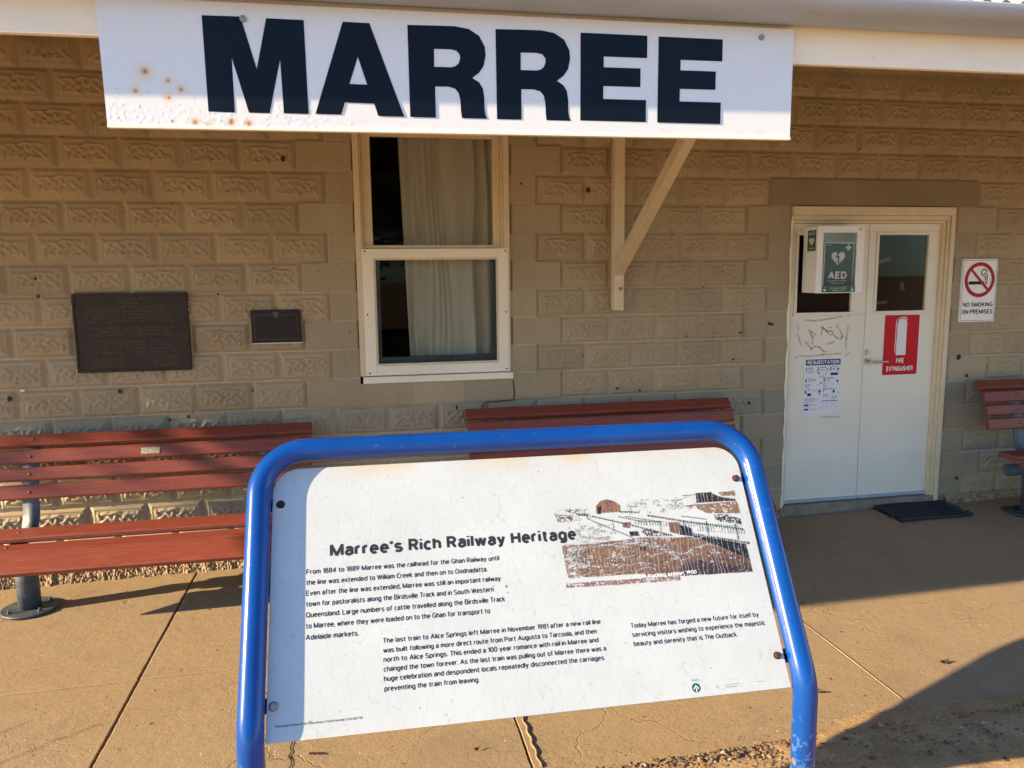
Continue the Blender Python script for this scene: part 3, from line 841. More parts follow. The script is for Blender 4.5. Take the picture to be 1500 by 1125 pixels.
# crumbling plinth at the foot of the wall
def plinth():
    rs = np.random.RandomState(9)
    xs_ = np.concatenate([np.linspace(-3, 4.59, 900), np.linspace(5.95, 9, 320)])
    ts = np.linspace(0, 1, 12)
    V, F = [], []
    base = 0
    for rngx in ((-3, 4.59, 950), (5.93, 9, 340)):
        xx = np.linspace(*rngx)
        w1 = np.convolve(rs.rand(len(xx) + 20), np.ones(21) / 21, 'valid')[:len(xx)]
        w2 = np.convolve(rs.rand(len(xx) + 4), np.ones(5) / 5, 'valid')[:len(xx)]
        wd = .020 + .05 * w1 + .035 * w2; ht = .03 + .05 * w1 + .02 * w2
        for t in ts:
            y = -wd * t + rs.randn(len(xx)) * .004
            z = gz(xx) - .01 + ht * (1 - t ** 1.6) + rs.randn(len(xx)) * .0045
            V.append(np.stack([xx, y, z], -1))
        n = len(xx)
        for j in range(len(ts) - 1):
            a_ = base + j * n + np.arange(n - 1)
            F.append(np.stack([a_, a_ + n, a_ + n + 1, a_ + 1], -1))
        base += n * len(ts)
    face_set("plinth", np.concatenate(V), np.concatenate(F), 'plinth', bld, smooth=False)
plinth()

# eave: fascia, gutter, roof sheet and framing
RX0, RX1 = -5.66, 14.0
sl_ = .0052
def zz(z, x): return z + sl_ * (x - 2.0)
pr_ = MB()
# corrugated roof sheet
n = int((RX1 - RX0) / .0095)
xr = np.linspace(RX0, RX1, n); wv_ = .008 * np.sin(xr * 2 * math.pi / .076)
tp = math.tan(math.radians(22))
rows_ = []
for yy in (-2.475, -1.2, 0.5, 4.2):
    rows_.append(np.stack([xr, np.full(n, yy), 2.690 + (yy + 2.475) * tp + wv_ + sl_ * (xr - 2)], -1))
Vr = np.concatenate(rows_)
Fr = np.concatenate([np.stack([r_ * n + np.arange(n - 1), r_ * n + np.arange(n - 1) + 1, (r_ + 1) * n + np.arange(n - 1) + 1, (r_ + 1) * n + np.arange(n - 1)], -1) for r_ in range(3)])
roof = face_set("verandah_roof", Vr, Fr, 'roof', bld, smooth=True)
ORG[roof.name] = Vector((0, 0, 0))
bt = MB()
for yb in (-2.2, -1.45, -.7):
    zc = 2.655 + (yb + 2.475) * tp
    bt.box(RX0, RX1, yb - .03, yb + .03, zc - .05, zc)
for xb in np.arange(RX0 + .1, RX1, 1.2):
    bt.prism([(xb, -2.375, 2.575), (xb, 0.0, 2.575 + 2.375 * tp), (xb, 0.0, 2.50 + 2.375 * tp), (xb, -2.375, 2.50)], (.045, 0, 0))
part("rafters", bt, 'soffit', roof)
fa = MB()
fa.prism([(RX0, -2.40, zz(2.478, RX0)), (RX1, -2.40, zz(2.478, RX1)), (RX1, -2.40, zz(2.66, RX1)), (RX0, -2.40, zz(2.66, RX0))], (0, .025, 0))
part("fascia", fa, 'cream_bright', roof, .003)
gu = MB()
prof = [(-2.404, 2.655), (-2.404, 2.598), (-2.44, 2.592), (-2.49, 2.594), (-2.535, 2.603), (-2.562, 2.618), (-2.574, 2.634), (-2.576, 2.648), (-2.568, 2.654), (-2.560, 2.650), (-2.562, 2.636), (-2.545, 2.617), (-2.49, 2.604), (-2.412, 2.604), (-2.410, 2.655)]
k0 = len(prof)
for xg in (RX0, RX1):
    gu.v += [(xg, y, zz(z, xg)) for y, z in prof]
for i in range(k0):
    j = (i + 1) % k0
    gu.f.append((i, j, k0 + j, k0 + i)); gu.sm.append(True)
g_ = part("gutter", gu, 'gutter', roof)
g_.data.set_sharp_from_angle(angle=math.radians(50))

# timber bracket on the wall
br = MB().prism([(3.291, -.002, 1.548), (3.291, -.075, 1.548), (3.291, -.075, 3.02), (3.291, -.002, 3.02)], (.068, 0, 0))
bk = part("eave_bracket", br, 'cream', bld, .004)
dv = Vector((0, -1.0, .632)).normalized(); nv = Vector((0, .632, 1.0)).normalized()
p0 = Vector((3.297, -.052, 1.80)); L_ = 1.72
def pv(s, t): return tuple(p0 + dv * s + nv * t)
bc = MB().prism([(3.297, -.0755, 1.775), pv(.03, -.036), pv(L_, -.036), pv(L_, .036), (3.297, -.0755, 1.868)], (.058, 0, 0))
part("brace", bc, 'cream', bk, .003)
bo = MB().cyl((3.334, -.074, 1.689), (3.334, -.084, 1.689), .013, 6); bo.cyl((3.334, -.084, 1.689), (3.334, -.094, 1.689), .007, 10)
part("bolt", bo, 'zinc', bk); bo = MB()
bo.cyl((3.327, -.074, 1.573), (3.327, -.079, 1.573), .004, 8)
part("nail_head", bo, 'zinc', bk)

# ---- window
wm = MB()
oy0 = -.014
wm.box(WX0 + .002, WX0 + .040, oy0, .15, WZ0 + .05, WZ1 - .002)
wm.box(WX1 - .040, WX1 - .002, oy0, .15, WZ0 + .05, WZ1 - .002)
wm.box(WX0 + .040, WX1 - .040, oy0, .15, 2.70, WZ1 - .002)
wm.box(WX0 + .0405, WX0 + .052, oy0 + .012, .14, WZ0 + .05, 2.70); wm.box(WX1 - .052, WX1 - .0405, oy0 + .012, .14, WZ0 + .05, 2.70)
win = part("window", wm, 'cream', bld, .003)
sm_ = MB().box(WX0 + .018, WX1 + .010, -.030, .10, 1.116, 1.159)
part("sill", sm_, 'cream_bright', win, .004)
us = MB()          # upper sash, set back
us.box(1.695, 1.751, .030, .066, 1.975, 2.70); us.box(2.512, 2.560, .030, .066, 1.975, 2.70); us.box(1.751, 2.512, .030, .066, 2.637, 2.70)
us.box(1.695, 2.560, .012, .030, 1.958, 1.978)
part("upper_sash", us, 'cream', win, .003)
ls = MB()          # lower screen frame, proud
ls.box(1.680, 1.748, -.016, .020, 1.164, 1.956); ls.box(2.533, 2.597, -.016, .020, 1.164, 1.956)
ls.box(1.748, 2.533, -.016, .020, 1.164, 1.226); ls.box(1.748, 2.533, -.016, .020, 1.898, 1.956)
lso = part("lower_sash", ls, 'cream_bright', win, .003)
bd = MB()
bd.box(1.7485, 1.760, -.010, .012, 1.2265, 1.8975); bd.box(2.521, 2.5325, -.010, .012, 1.2265, 1.8975)
bd.box(1.760, 2.521, -.010, .012, 1.2265, 1.238); bd.box(1.760, 2.521, -.010, .012, 1.886, 1.8975)
part("glazing_bead", bd, 'cream', win)
sc_ = MB()
for x_, z_ in ((1.697, 1.940), (2.580, 1.940), (1.700, 1.55), (2.582, 1.55), (1.702, 1.182), (2.582, 1.182)):
    sc_.cyl((x_, -.0165, z_), (x_, -.0185, z_), .0055, 10)
part("screw", sc_, 'rustbolt', win)
pn = MB().box(1.7505, 2.5125, .046, .050, 1.979, 2.638)
part("pane", pn, 'glass', win)
pn2 = MB().box(1.7600, 2.5210, .004, .008, 1.2385, 1.8855)
part("pane", pn2, 'glass', win)
is_ = MB(); is_.box(1.76, 2.53, .06, .10, 1.205, 1.272); is_.box(1.762, 1.785, .06, .10, 1.272, 1.95); is_.box(2.50, 2.53, .06, .10, 1.272, 1.95)
part("inner_sash", is_, 'benchmetal', win, .002)

# curtain inside the window
def curtain():
    xs_ = np.linspace(0, 1, 260); zs_ = np.linspace(0, 1, 70)
    Xp, Zp = np.meshgrid(xs_, zs_)
    rs = np.random.RandomState(2)
    left = 1.930 + .045 * (1 - Zp); 
    X_ = left + (2.60 - left) * Xp
    ph = Xp + .016 * np.sin(Zp * 4 + Xp * 11) + .012 * np.sin(Zp * 9 + Xp * 5)
    Y_ = .165 + .016 * np.sin(ph * 38 + 2.4 * np.sin(ph * 7)) * (.45 + .55 * np.sin(ph * 8.3 + 1)) + .012 * np.sin(ph * 17 + 1.5 * Zp) + .006 * np.sin(ph * 83 + 2 * np.sin(ph * 19)) * np.sin(ph * 5) + .005 * np.sin(Zp * 7 + ph * 23)
    Z_ = 1.16 + 1.56 * Zp
    v = np.stack([X_, Y_, Z_], -1).reshape(-1, 3); nx_ = len(xs_)
    a_ = (np.arange(len(zs_) - 1)[:, None] * nx_ + np.arange(nx_ - 1)[None]).ravel()
    o = face_set("curtain", v, np.stack([a_, a_ + 1, a_ + nx_ + 1, a_ + nx_], -1), 'curtain', None, smooth=True)
    s = o.modifiers.new("cloth_thickness", 'SOLIDIFY'); s.thickness = .0015
    tag(o, "pleated beige curtain hanging behind the sash window", "curtain")
curtain()

# ---- door set
df = MB()
# stepped casing, top and right; thin stop on the left
df.box(4.592, 5.870, -.022, .10, 2.172, 2.231); df.box(4.600, 5.838, -.010, .10, 2.138, 2.1715); df.box(4.612, 5.815, .002, .10, 2.118, 2.1375)
df.box(5.838, 5.872, -.022, .10, .070, 2.1715); df.box(5.815, 5.8375, -.010, .10, .070, 2.1375); df.box(5.792, 5.8145, .002, .10, .085, 2.1175)
df.box(4.598, 4.6125, -.004, .10, .04, 2.1375)
dfo = part("door_frame", df, 'cream', bld, .003)
# ragged paint lapping over the blocks beside the door
rag = MB(); rs = np.random.RandomState(5)
zr = np.linspace(.045, 2.17, 90); wr = np.convolve(rs.rand(98), np.ones(4) / 4, 'valid')[:90] * .022 + .002
for (z0, w0), (z1, w1) in zip(zip(zr, wr), zip(zr[1:], wr[1:])):
    rag.prism([(4.599, -.0045, z0), (4.599, -.0045, z1), (4.599 - w1, -.0045, z1), (4.599 - w0, -.0045, z0)], (0, .004, 0))
part("paint_edge", rag, 'door', bld)

def leaf_door(x0, x1, px0, px1, pz0, pz1, label):
    y0, y1 = .026, .066; z0, z1 = .115, 2.117
    d = MB()
    d.box(x0, x1, y0, y1, z0, pz0 - .022); d.box(x0, x1, y0, y1, pz1 + .022, z1)
    d.box(x0, px0 - .022, y0, y1, pz0 - .022, pz1 + .022); d.box(px1 + .022, x1, y0, y1, pz0 - .022, pz1 + .022)
    dd = part("door", d, 'door', bld, .0025, label=label)
    b = MB()
    b.box(px0 - .022, px1 + .022, y0 - .007, y0 + .02, pz1 + .0005, pz1 + .022); b.box(px0 - .022, px1 + .022, y0 - .007, y0 + .02, pz0 - .022, pz0 - .0005)
    b.box(px0 - .022, px0 - .0005, y0 - .007, y0 + .02, pz0, pz1); b.box(px1 + .0005, px1 + .022, y0 - .007, y0 + .02, pz0, pz1)
    part("pane_bead", b, 'door', dd, .003)
    part("pane", MB().box(px0 - .002, px1 + .002, y0 + .006, y0 + .010, pz0 - .002, pz1 + .002), 'glass', dd)
    s = MB(); s.box(x0 + .006, x1 - .006, y0 - .010, y0 - .0005, .118, .140)
    for k in range(4):
        xx = x0 + .06 + k * (x1 - x0 - .12) / 3
        s.cyl((xx, y0 - .010, .129), (xx, y0 - .0125, .129), .004, 8)
    part("door_seal", s, 'gutter', dd)
    return dd
dl = leaf_door(4.6135, 5.2140, 4.668, 5.092, 1.500, 2.037, "left leaf with old glue marks")
drr = leaf_door(5.2175, 5.7915, 5.296, 5.694, 1.500, 2.038, "right leaf with lever handle")
M['sill_concrete'] = simple("worn_sill_concrete", (.26, .21, .155, 1), .9, .25, 12, .4, 60)
th = MB().box(4.60, 5.88, -.018, .12, .02, .112); part("threshold", th, 'sill_concrete', dfo)
hd = MB()
hd.cyl((5.252, .026, 1.139), (5.252, .014, 1.139), .026, 24); hd.cyl((5.252, .014, 1.139), (5.252, -.032, 1.139), .009, 12)
hd.tube([(5.252, -.030, 1.139), (5.270, -.036, 1.139), (5.30, -.037, 1.139), (5.372, -.036, 1.137)], [.009, .009, .0085, .008], 12)
part("door_handle", hd, 'steel', drr)
lk = MB(); lk.cyl((5.248, .026, 1.203), (5.248, .016, 1.203), .023, 24); lk.cyl((5.248, .016, 1.203), (5.248, .010, 1.203), .014, 18); lk.box(5.2465, 5.2495, .008, .0105, 1.195, 1.211)
part("lock", lk, 'steel', drr)
GLUE = [[(4.738, 1.447), (4.808, 1.441), (4.898, 1.448), (4.958, 1.456), (5.028, 1.468)], [(4.685, 1.417), (4.691, 1.381)], [(4.683, 1.35), (4.699, 1.317), (4.714, 1.272)], [(4.771, 1.379), (4.787, 1.356), (4.803, 1.324), (4.804, 1.274)], [(4.791, 1.369), (4.827, 1.341)], [(4.87, 1.399), (4.901, 1.376), (4.944, 1.334)], [(4.92, 1.393), (4.951, 1.388)], [(4.912, 1.366), (4.952, 1.365), (4.963, 1.351)], [(4.88, 1.39), (4.868, 1.336)], [(4.99, 1.41), (5.007, 1.378)], [(4.953, 1.347), (4.995, 1.314), (5.031, 1.309), (5.04, 1.327), (5.018, 1.368)], [(4.916, 1.275), (4.956, 1.279), (4.976, 1.292)], [(4.75, 1.293), (4.797, 1.242), (4.826, 1.259), (4.857, 1.254), (4.888, 1.226), (4.919, 1.216)], [(5.082, 1.403), (5.072, 1.307), (5.071, 1.229)], [(4.704, 1.195), (4.79, 1.188), (4.89, 1.198), (5.037, 1.203)], [(4.675, 1.188), (4.69, 1.183)], [(5.068, 1.183), (5.098, 1.206)], [(5.078, 1.473), (5.093, 1.476)], [(4.901, 0.745), (4.963, 0.741), (5.045, 0.742)]]
ga = wall_plane(0, 0, .0255); ga.lift = .0008
for pl in GLUE:
    ga.stroke(pl, .012)
part("glue_residue", ga.mb, 'glue', dl)
# a few loose papers dimly visible behind the right pane
pp_ = MB()
for x_, z_, w_, h_, an in ((5.43, 1.86, .12, .03, .25), (5.36, 1.70, .015, .09, -.1), (5.60, 1.67, .03, .06, .2), (5.43, 1.555, .10, .022, .1)):
    c_, s_ = math.cos(an), math.sin(an)
    pp_.prism([(x_ + a_ * c_ - b_ * s_, .15, z_ + a_ * s_ + b_ * c_) for a_, b_ in ((-w_ / 2, -h_ / 2), (w_ / 2, -h_ / 2), (w_ / 2, h_ / 2), (-w_ / 2, h_ / 2))], (0, .002, 0))
M['dim_paper'] = simple("dim_paper", (.10, .11, .12, 1), .8)
part("paper_scraps", pp_, 'dim_paper', drr)

# small holes, mud spots and a white tag on the wall
def hmark(x, z, r, h=.006):
    kx = 7; ms = MB()
    ring_ = [(x + r * (1 + .3 * math.sin(k * 2.3 + x * 9)) * math.cos(2 * math.pi * k / kx), z + r * (1.1 + .3 * math.cos(k * 1.7 + z * 9)) * math.sin(2 * math.pi * k / kx)) for k in range(kx)]
    ms.prism([(a_, -.0125, b_) for a_, b_ in ring_], (0, .010, 0))
    part("mud_spot", ms, 'rustbolt', bld)
for x, z, r in ((1.240, 2.487, .014), (3.132, 2.323, .015), (-.164, 1.796, .007), (-.159, 1.694, .008), (.824, 1.691, .006), (.233, 1.125, .011), (-.362, 1.105, .013),
                (.609, .954, .009), (4.230, 1.375, .007), (4.45, 1.431, .012), (4.47, 1.425, .008), (4.308, .878, .009), (5.985, 1.149, .016), (6.037, .227, .012), (6.063, 1.008, .010), (4.18, 1.19, .006), (3.83, 1.36, .006), (2.69, 2.36, .006), (.50, .94, .008), (3.34, 1.02, .008), (3.5, 1.0, .007)):
    hmark(x, z, r)
wt = MB().box(-.300, -.280, -.0130, -.002, 1.145, 1.156); part("wall_tag", wt, 'sticker', bld)
cr_ = MB()
for pts in (((2.625, 1.10), (2.632, 1.02), (2.628, .972)), ((2.628, .972), (2.44, .962)), ((2.44, .962), (2.415, .94)), ((2.415, .94), (2.41, .90)), ((2.25, .90), (2.245, .955), (2.25, .93))):
    for (x0, z0), (x1, z1) in zip(pts, pts[1:]):
        d = Vector((x1 - x0, z1 - z0)); n_ = Vector((-d.y, d.x)).normalized() * .0022
        cr_.prism([(x0 + n_.x, -.0065, z0 + n_.y), (x0 - n_.x, -.0065, z0 - n_.y), (x1 - n_.x, -.0065, z1 - n_.y), (x1 + n_.x, -.0065, z1 + n_.y)], (0, .005, 0))
part("wall_crack", cr_, 'crackdark', bld)

# ================================================================== NAME SIGN
sg = thing("station_sign", "long white enamel sign reading MARREE under the gutter, rust spotted at one end", "sign", (2.03, -2.43, 2.40))
TLs, BLs, BRs, TRs = (.950, 2.572), (.956, 2.221), (3.115, 2.234), (3.1165, 2.586)
nu, nv_ = 620, 104
Us, Vs = np.meshgrid(np.linspace(0, 1, nu), np.linspace(0, 1, nv_))
SX = (BLs[0] * (1 - Us) + BRs[0] * Us) * (1 - Vs) + (TLs[0] * (1 - Us) + TRs[0] * Us) * Vs
SZ = (BLs[1] * (1 - Us) + BRs[1] * Us) * (1 - Vs) + (TLs[1] * (1 - Us) + TRs[1] * Us) * Vs
rs = np.random.RandomState(31)
SH = np.zeros_like(SX)
for k in range(300):                                # paint blisters along the lower left
    bx_ = .96 + abs(rs.randn()) * .34; bz_ = 2.226 + rs.rand() ** 1.5 * .062
    if bx_ > 1.85: continue
    r_ = rs.uniform(.0015, .0038)
    d2 = (SX - bx_) ** 2 + (SZ - bz_) ** 2
    SH += .0009 * rs.rand() * np.exp(-d2 / r_ ** 2)
SH += .0005 * np.sin(SX * 6) * np.sin(SZ * 9)
SC = np.ones(SX.shape + (3,)) * np.array([.75, .77, .79])
n_low = np.convolve(rs.rand(nu + 30), np.ones(31) / 31, 'valid')[:nu]
def stain(x, z, r, col, a=1.0, p=1.0):
    global SC
    d = np.sqrt((SX - x) ** 2 + (SZ - z) ** 2) / r
    wgt = (a * np.exp(-d ** 2 * p))[..., None]
    SC = SC * (1 - wgt) + np.array(col) * wgt
for x, z, s in ((1.067, 2.373, 1.0), (1.128, 2.350, .45), (1.162, 2.326, .55), (1.127, 2.302, .45), (1.038, 2.318, .5)):
    stain(x, z, .017 * s + .006, (.80, .56, .22), .7); stain(x, z, .0075 * s + .001, (.52, .22, .04), .9); stain(x + .002, z - .001, .0032 * s + .001, (.22, .07, .02), .95)
for x, z in ((1.196, 2.235), (1.297, 2.236), (1.347, 2.235)):
    stain(x, z, .011, (.66, .33, .05), .9); stain(x, z, .005, (.40, .12, .02), .9)
stain(1.297, 2.243, .006, (.55, .17, .03), .95); stain(1.133, 2.236, .004, (.02, .02, .02), .9); stain(1.235, 2.228, .012, (.6, .42, .2), .6)
for k in range(60):
    stain(.98 + rs.rand() * .55, 2.226 + rs.rand() ** 1.6 * .10, rs.uniform(.0012, .0026), (.18, .17, .16), .6)
for k in range(26):
    x_ = rs.uniform(1.5, 3.1); stain(x_, rs.uniform(2.23, 2.25), rs.uniform(.004, .012), (.70, .69, .66), .5)
topf = np.clip((Vs - .90) / .1, 0, 1)[..., None] * (.35 + .65 * n_low[None, :, None])
SC = SC * (1 - .5 * topf) + np.array((.66, .50, .33)) * .5 * topf
SC = SC * (1 + .02 * (rs.rand(*SX.shape)[..., None] - .5))
vv = np.stack([SX - 2.03, -SH - .0, SZ - 2.40], -1).reshape(-1, 3)
a_ = (np.arange(nv_ - 1)[:, None] * nu + np.arange(nu - 1)[None]).ravel()
fr_ = face_set("face_sheet", vv, np.stack([a_, a_ + 1, a_ + nu + 1, a_ + nu], -1), 'enamel', sg, tint=SC.reshape(-1, 3), smooth=True)
bx = MB().prism([(x, -2.4285, z) for x, z in ((BLs[0], BLs[1]), (BRs[0], BRs[1]), (TRs[0], TRs[1]), (TLs[0], TLs[1]))], (0, .026, 0))
part("backing_tray", bx, 'cream_bright', sg, .002)
tr_ = MB().prism([(BLs[0] + .001, -2.4345, BLs[1] - .008), (BRs[0] + .001, -2.4345, BRs[1] - .008), (BRs[0] + .001, -2.4345, BRs[1] + .0005), (BLs[0] + .001, -2.4345, BLs[1] + .0005)], (0, .020, 0))
part("bottom_lip", tr_, 'cream_bright', sg, .001)
for x_, z_ in ((1.347, 2.530), (2.997, 2.554)):
    s_ = MB().cyl((x_, -2.430, z_), (x_, -2.436, z_), .0095, 14); part("screw", s_, 'zinc', sg)
def letters(loops_list, name):
    cu = bpy.data.curves.new(name, 'CURVE'); cu.dimensions = '2D'; cu.fill_mode = 'BOTH'; cu.extrude = .0003
    for lp in loops_list:
        s = cu.splines.new('POLY'); s.points.add(len(lp) - 1)
        for k, (x, z) in enumerate(lp): s.points[k].co = (x - 2.03, z - 2.40, 0, 1)
        s.use_cyclic_u = True
    o = bpy.data.objects.new(name, cu); COL.objects.link(o); bpy.context.view_layer.update()
    me = bpy.data.meshes.new_from_object(o.evaluated_get(bpy.context.evaluated_depsgraph_get()))
    bpy.data.objects.remove(o); bpy.data.curves.remove(cu)
    for v in me.vertices:
        x, y, z = v.co; v.co = (x, -.0011 - z, y)
    me.update()
    return link(name, me, sg, 'navy')
R_OUT = [(1.8246, 2.5365), (1.9148, 2.5389), (1.9709, 2.5397), (2.0132, 2.5337), (2.0449, 2.5151), (2.0623, 2.4843), (2.0647, 2.4574), (2.0578, 2.4266), (2.043, 2.4057), (2.0212, 2.3893), (2.0425, 2.3771), (2.0544, 2.3584), (2.0583, 2.3312), (2.0585, 2.2968), (2.0611, 2.2796), (2.066, 2.268), (1.9865, 2.2679), (1.9841, 2.2878), (1.9826, 2.3219), (1.9781, 2.3422), (1.9669, 2.3554), (1.9457, 2.3608), (1.9047, 2.36), (1.9045, 2.2671), (1.8256, 2.2669)]
R_IN = [(1.904, 2.4707), (1.9553, 2.4716), (1.9729, 2.4683), (1.9833, 2.4573), (1.9845, 2.4453), (1.9792, 2.4303), (1.9684, 2.4218), (1.9541, 2.4185), (1.9034, 2.4179)]
sh = lambda l, dx, dz: [(x + dx, z + dz) for x, z in l]
Ml = [(1.233, 2.534), (1.340, 2.536), (1.378, 2.391), (1.412, 2.535), (1.519, 2.535), (1.521, 2.267), (1.449, 2.267), (1.446, 2.421), (1.408, 2.266), (1.349, 2.266), (1.309, 2.421), (1.309, 2.265), (1.235, 2.266)]
Al = [(1.632, 2.536), (1.711, 2.536), (1.807, 2.267), (1.728, 2.267), (1.717, 2.303), (1.629, 2.304), (1.617, 2.268), (1.541, 2.268)]
Ai = [(1.645, 2.358), (1.698, 2.358), (1.673, 2.438)]
El = [(2.372, 2.540), (2.596, 2.541), (2.596, 2.472), (2.449, 2.471), (2.449, 2.438), (2.574, 2.439), (2.574, 2.381), (2.448, 2.380), (2.448, 2.340), (2.594, 2.341), (2.594, 2.272), (2.371, 2.271)]
letters([Ml], "letter"); letters([Al, Ai], "letter"); letters([R_OUT, R_IN], "letter"); letters([sh(R_OUT, .2725, .001), sh(R_IN, .2725, .001)], "letter")
letters([El], "letter"); letters([sh(El, .263, .0005)], "letter")

# ================================================================== BENCHES
def slat_mb(mb, cy, cz, ang, wd, th, L):
    """slat along X, its broad face tilted: ang degrees from vertical (0 = faces -Y)"""
    a = math.radians(ang)
    d = Vector((0, math.sin(a), math.cos(a))); n = Vector((0, -math.cos(a), math.sin(a)))
    c = Vector((0, cy, cz)); pts = []
    hw, r = wd / 2, min(.010, th * .3)
    prof = []
    for sx, sy in ((1, 1), (-1, 1), (-1, -1), (1, -1)):
        for t in (0, 45, 90):
            tt = math.radians(t) if sx * sy > 0 else math.radians(90 - t)
            prof.append((sx * (hw - r + r * math.cos(tt)), sy * (th / 2 - r + r * math.sin(tt))))
    mb.prism([tuple(c + d * u + n * v - n * (th / 2)) for u, v in prof], (L, 0, 0))

BL_ = 1.80
def make_bench():
    b = thing("bench", "", "bench", (0, 0, 0), "red slatted benches along the station wall")
    back = MB()
    slat_mb(back, -.155, .905, 46, .078, .036, BL_); slat_mb(back, -.222, .822, 18, .080, .036, BL_)
    slat_mb(back, -.252, .727, 15, .076, .036, BL_); slat_mb(back, -.276, .630, 12, .084, .036, BL_)
    bo_ = part("backrest", back, 'slat', b)
    seat = MB()
    def seat_slat(ya, za, yb, zb, th=.036):
        c = ((ya + yb) / 2, (za + zb) / 2); a = math.degrees(math.atan2(yb - ya, zb - za)); wd = math.hypot(yb - ya, zb - za)
        slat_mb(seat, c[0], c[1], a, wd, th, BL_)
    seat_slat(-.800, .345, -.690, .425); seat_slat(-.672, .421, -.556, .424); seat_slat(-.535, .452, -.372, .456)
    so = part("seat", seat, 'slat', b)
    for xl in (.26, 1.54):
        for (y, z, ang, par) in ((-.155, .905, 46, bo_), (-.222, .822, 18, bo_), (-.252, .727, 15, bo_), (-.276, .630, 12, bo_), (-.745, .385, 54, so), (-.614, .4225, 91, so), (-.453, .454, 89, so)):
            a = math.radians(ang); n = Vector((0, -math.cos(a), math.sin(a))); c = Vector((xl, y, z))
            part("slat_bolt", MB().tube([tuple(c - n * .002), tuple(c + n * .0025), tuple(c + n * .004)], [.0085, .0085, .004], 12), 'slat', par)
        pb = MB()
        path = [(-.62, .372), (-.50, .392), (-.38, .398), (-.31, .43), (-.272, .50), (-.262, .58), (-.240, .70), (-.200, .82), (-.118, .905)]
        fwdp = []
        th = .010
        for k, (y, z) in enumerate(path):
            if k == 0: t = Vector((path[1][0] - y, path[1][1] - z))
            elif k == len(path) - 1: t = Vector((y - path[k - 1][0], z - path[k - 1][1]))
            else: t = Vector((path[k + 1][0] - path[k - 1][0], path[k + 1][1] - path[k - 1][1]))
            t.normalize(); fwdp.append((Vector((y, z)), Vector((-t.y, t.x))))
        nn = len(fwdp); v0 = len(pb.v)
        for p, n_ in fwdp:
            a1, a2 = p + n_ * th / 2, p - n_ * th / 2
            pb.v += [(xl - .042, a1.x, a1.y), (xl + .042, a1.x, a1.y), (xl + .042, a2.x, a2.y), (xl - .042, a2.x, a2.y)]
        for k in range(nn - 1):
            for s in range(4):
                i0, i1 = v0 + k * 4 + s, v0 + k * 4 + (s + 1) % 4
                pb.f.append((i0, i1, i1 + 4, i0 + 4)); pb.sm.append(s in (0, 2))
        pb.f.append((v0, v0 + 1, v0 + 2, v0 + 3)); pb.sm.append(False)
        e_ = v0 + (nn - 1) * 4; pb.f.append((e_ + 3, e_ + 2, e_ + 1, e_)); pb.sm.append(False)
        part("support_blade", pb, 'benchmetal', b)
        lg = MB().cyl((xl, -.41, .012), (xl, -.41, .33), .057, 28)
        lg.tube([(xl, -.41, .245), (xl, -.41, .262)], .062, 28)
        lo = part("pedestal", lg, 'benchmetal', b)
        bp = MB().tube([(xl, -.41, .0015), (xl, -.41, .0115), (xl, -.41, .0135)], [.142, .142, .138], 40)
        for k in range(4):
            aa = math.pi / 4 + k * math.pi / 2; bx_, by_ = xl + 1.08e-1 * math.cos(aa), -.41 + 1.08e-1 * math.sin(aa)
            bp.cyl((bx_, by_, .013), (bx_, by_, .022), .010, 6); bp.cyl((bx_, by_, .022), (bx_, by_, .034), .005, 8)
        part("base_plate", bp, 'benchmetal', lo)
    bm_ = MB().tube([(.05, -.41, .325), (.052, -.41, .325), (BL_ - .052, -.41, .325), (BL_ - .05, -.41, .325)], [.036, .042, .042, .036], 24)
    part("beam", bm_, 'benchmetal', b)
    return b
def copy_tree(o, parent=None):
    c = o.copy(); COL.objects.link(c)
    if parent is not None:
        c.parent = parent; c.matrix_parent_inverse = o.matrix_parent_inverse.copy()
    for ch in list(o.children):
        copy_tree(ch, c)
    return c
b1 = make_bench()
kids = list(b1.children)
b2 = copy_tree(b1); b3 = copy_tree(b1)
b1.location = (-.462, 0, gz(.2)); b2.location = (2.288, 0, gz(3.2)); b3.location = (6.035, 0, gz(6.6))
ORG[b1.name] = Vector((0, 0, 0))
b1["label"] = "sunlit red slatted bench below the two bronze plaques, small metal tag on its back"
b2["label"] = "shaded red slatted bench under the window, mostly hidden behind the heritage panel"
b3["label"] = "shaded red slatted bench beyond the door and the no smoking sign"
# small tag on the first bench (bench-local coordinates)
n_ = Vector((0, -math.cos(math.radians(18)), math.sin(math.radians(18)))); d_ = Vector((0, math.sin(math.radians(18)), math.cos(math.radians(18))))
c_ = Vector((0, -.222, .822)) + n_ * .0008
pl_ = [tuple(c_ + d_ * v + Vector((u, 0, 0))) for u, v in ((.845, -.018), (.945, -.018), (.945, .018), (.845, .018))]
mbt = MB().prism(pl_, tuple(n_ * .002))
part("metal_tag", mbt, 'brass_tag', b1)

# ================================================================== HERITAGE PANEL
PO = Vector((1.36487, -2.96272, .57393)); PU = Vector((.99959, -.028636, .000858)); PV = Vector((.014961, .547318, .836791)); PN = PU.cross(PV).normalized()
hp = thing("heritage_panel", "tilted white heritage panel in a bent blue pipe frame, headed Marree's Rich Railway Heritage", "information panel", (2.11, -2.97, -.005))
ORGP = ORG[hp.name]
PM = Matrix(((PU.x, PV.x, PN.x, PO.x - ORGP.x), (PU.y, PV.y, PN.y, PO.y - ORGP.y), (PU.z, PV.z, PN.z, PO.z - ORGP.z), (0, 0, 0, 1)))
PW, PH = 1.4812, .7535
def panel_outline():
    pts = [(0, 0), (PW, 0)]
    r = .075
    for cx, cy, a0 in ((PW - r, PH - r, 0), (r, PH - r, 90)):
        for k in range(11):
            t = math.radians(a0 + 9 * k); pts.append((cx + r * math.cos(t), cy + r * math.sin(t)))
    return pts
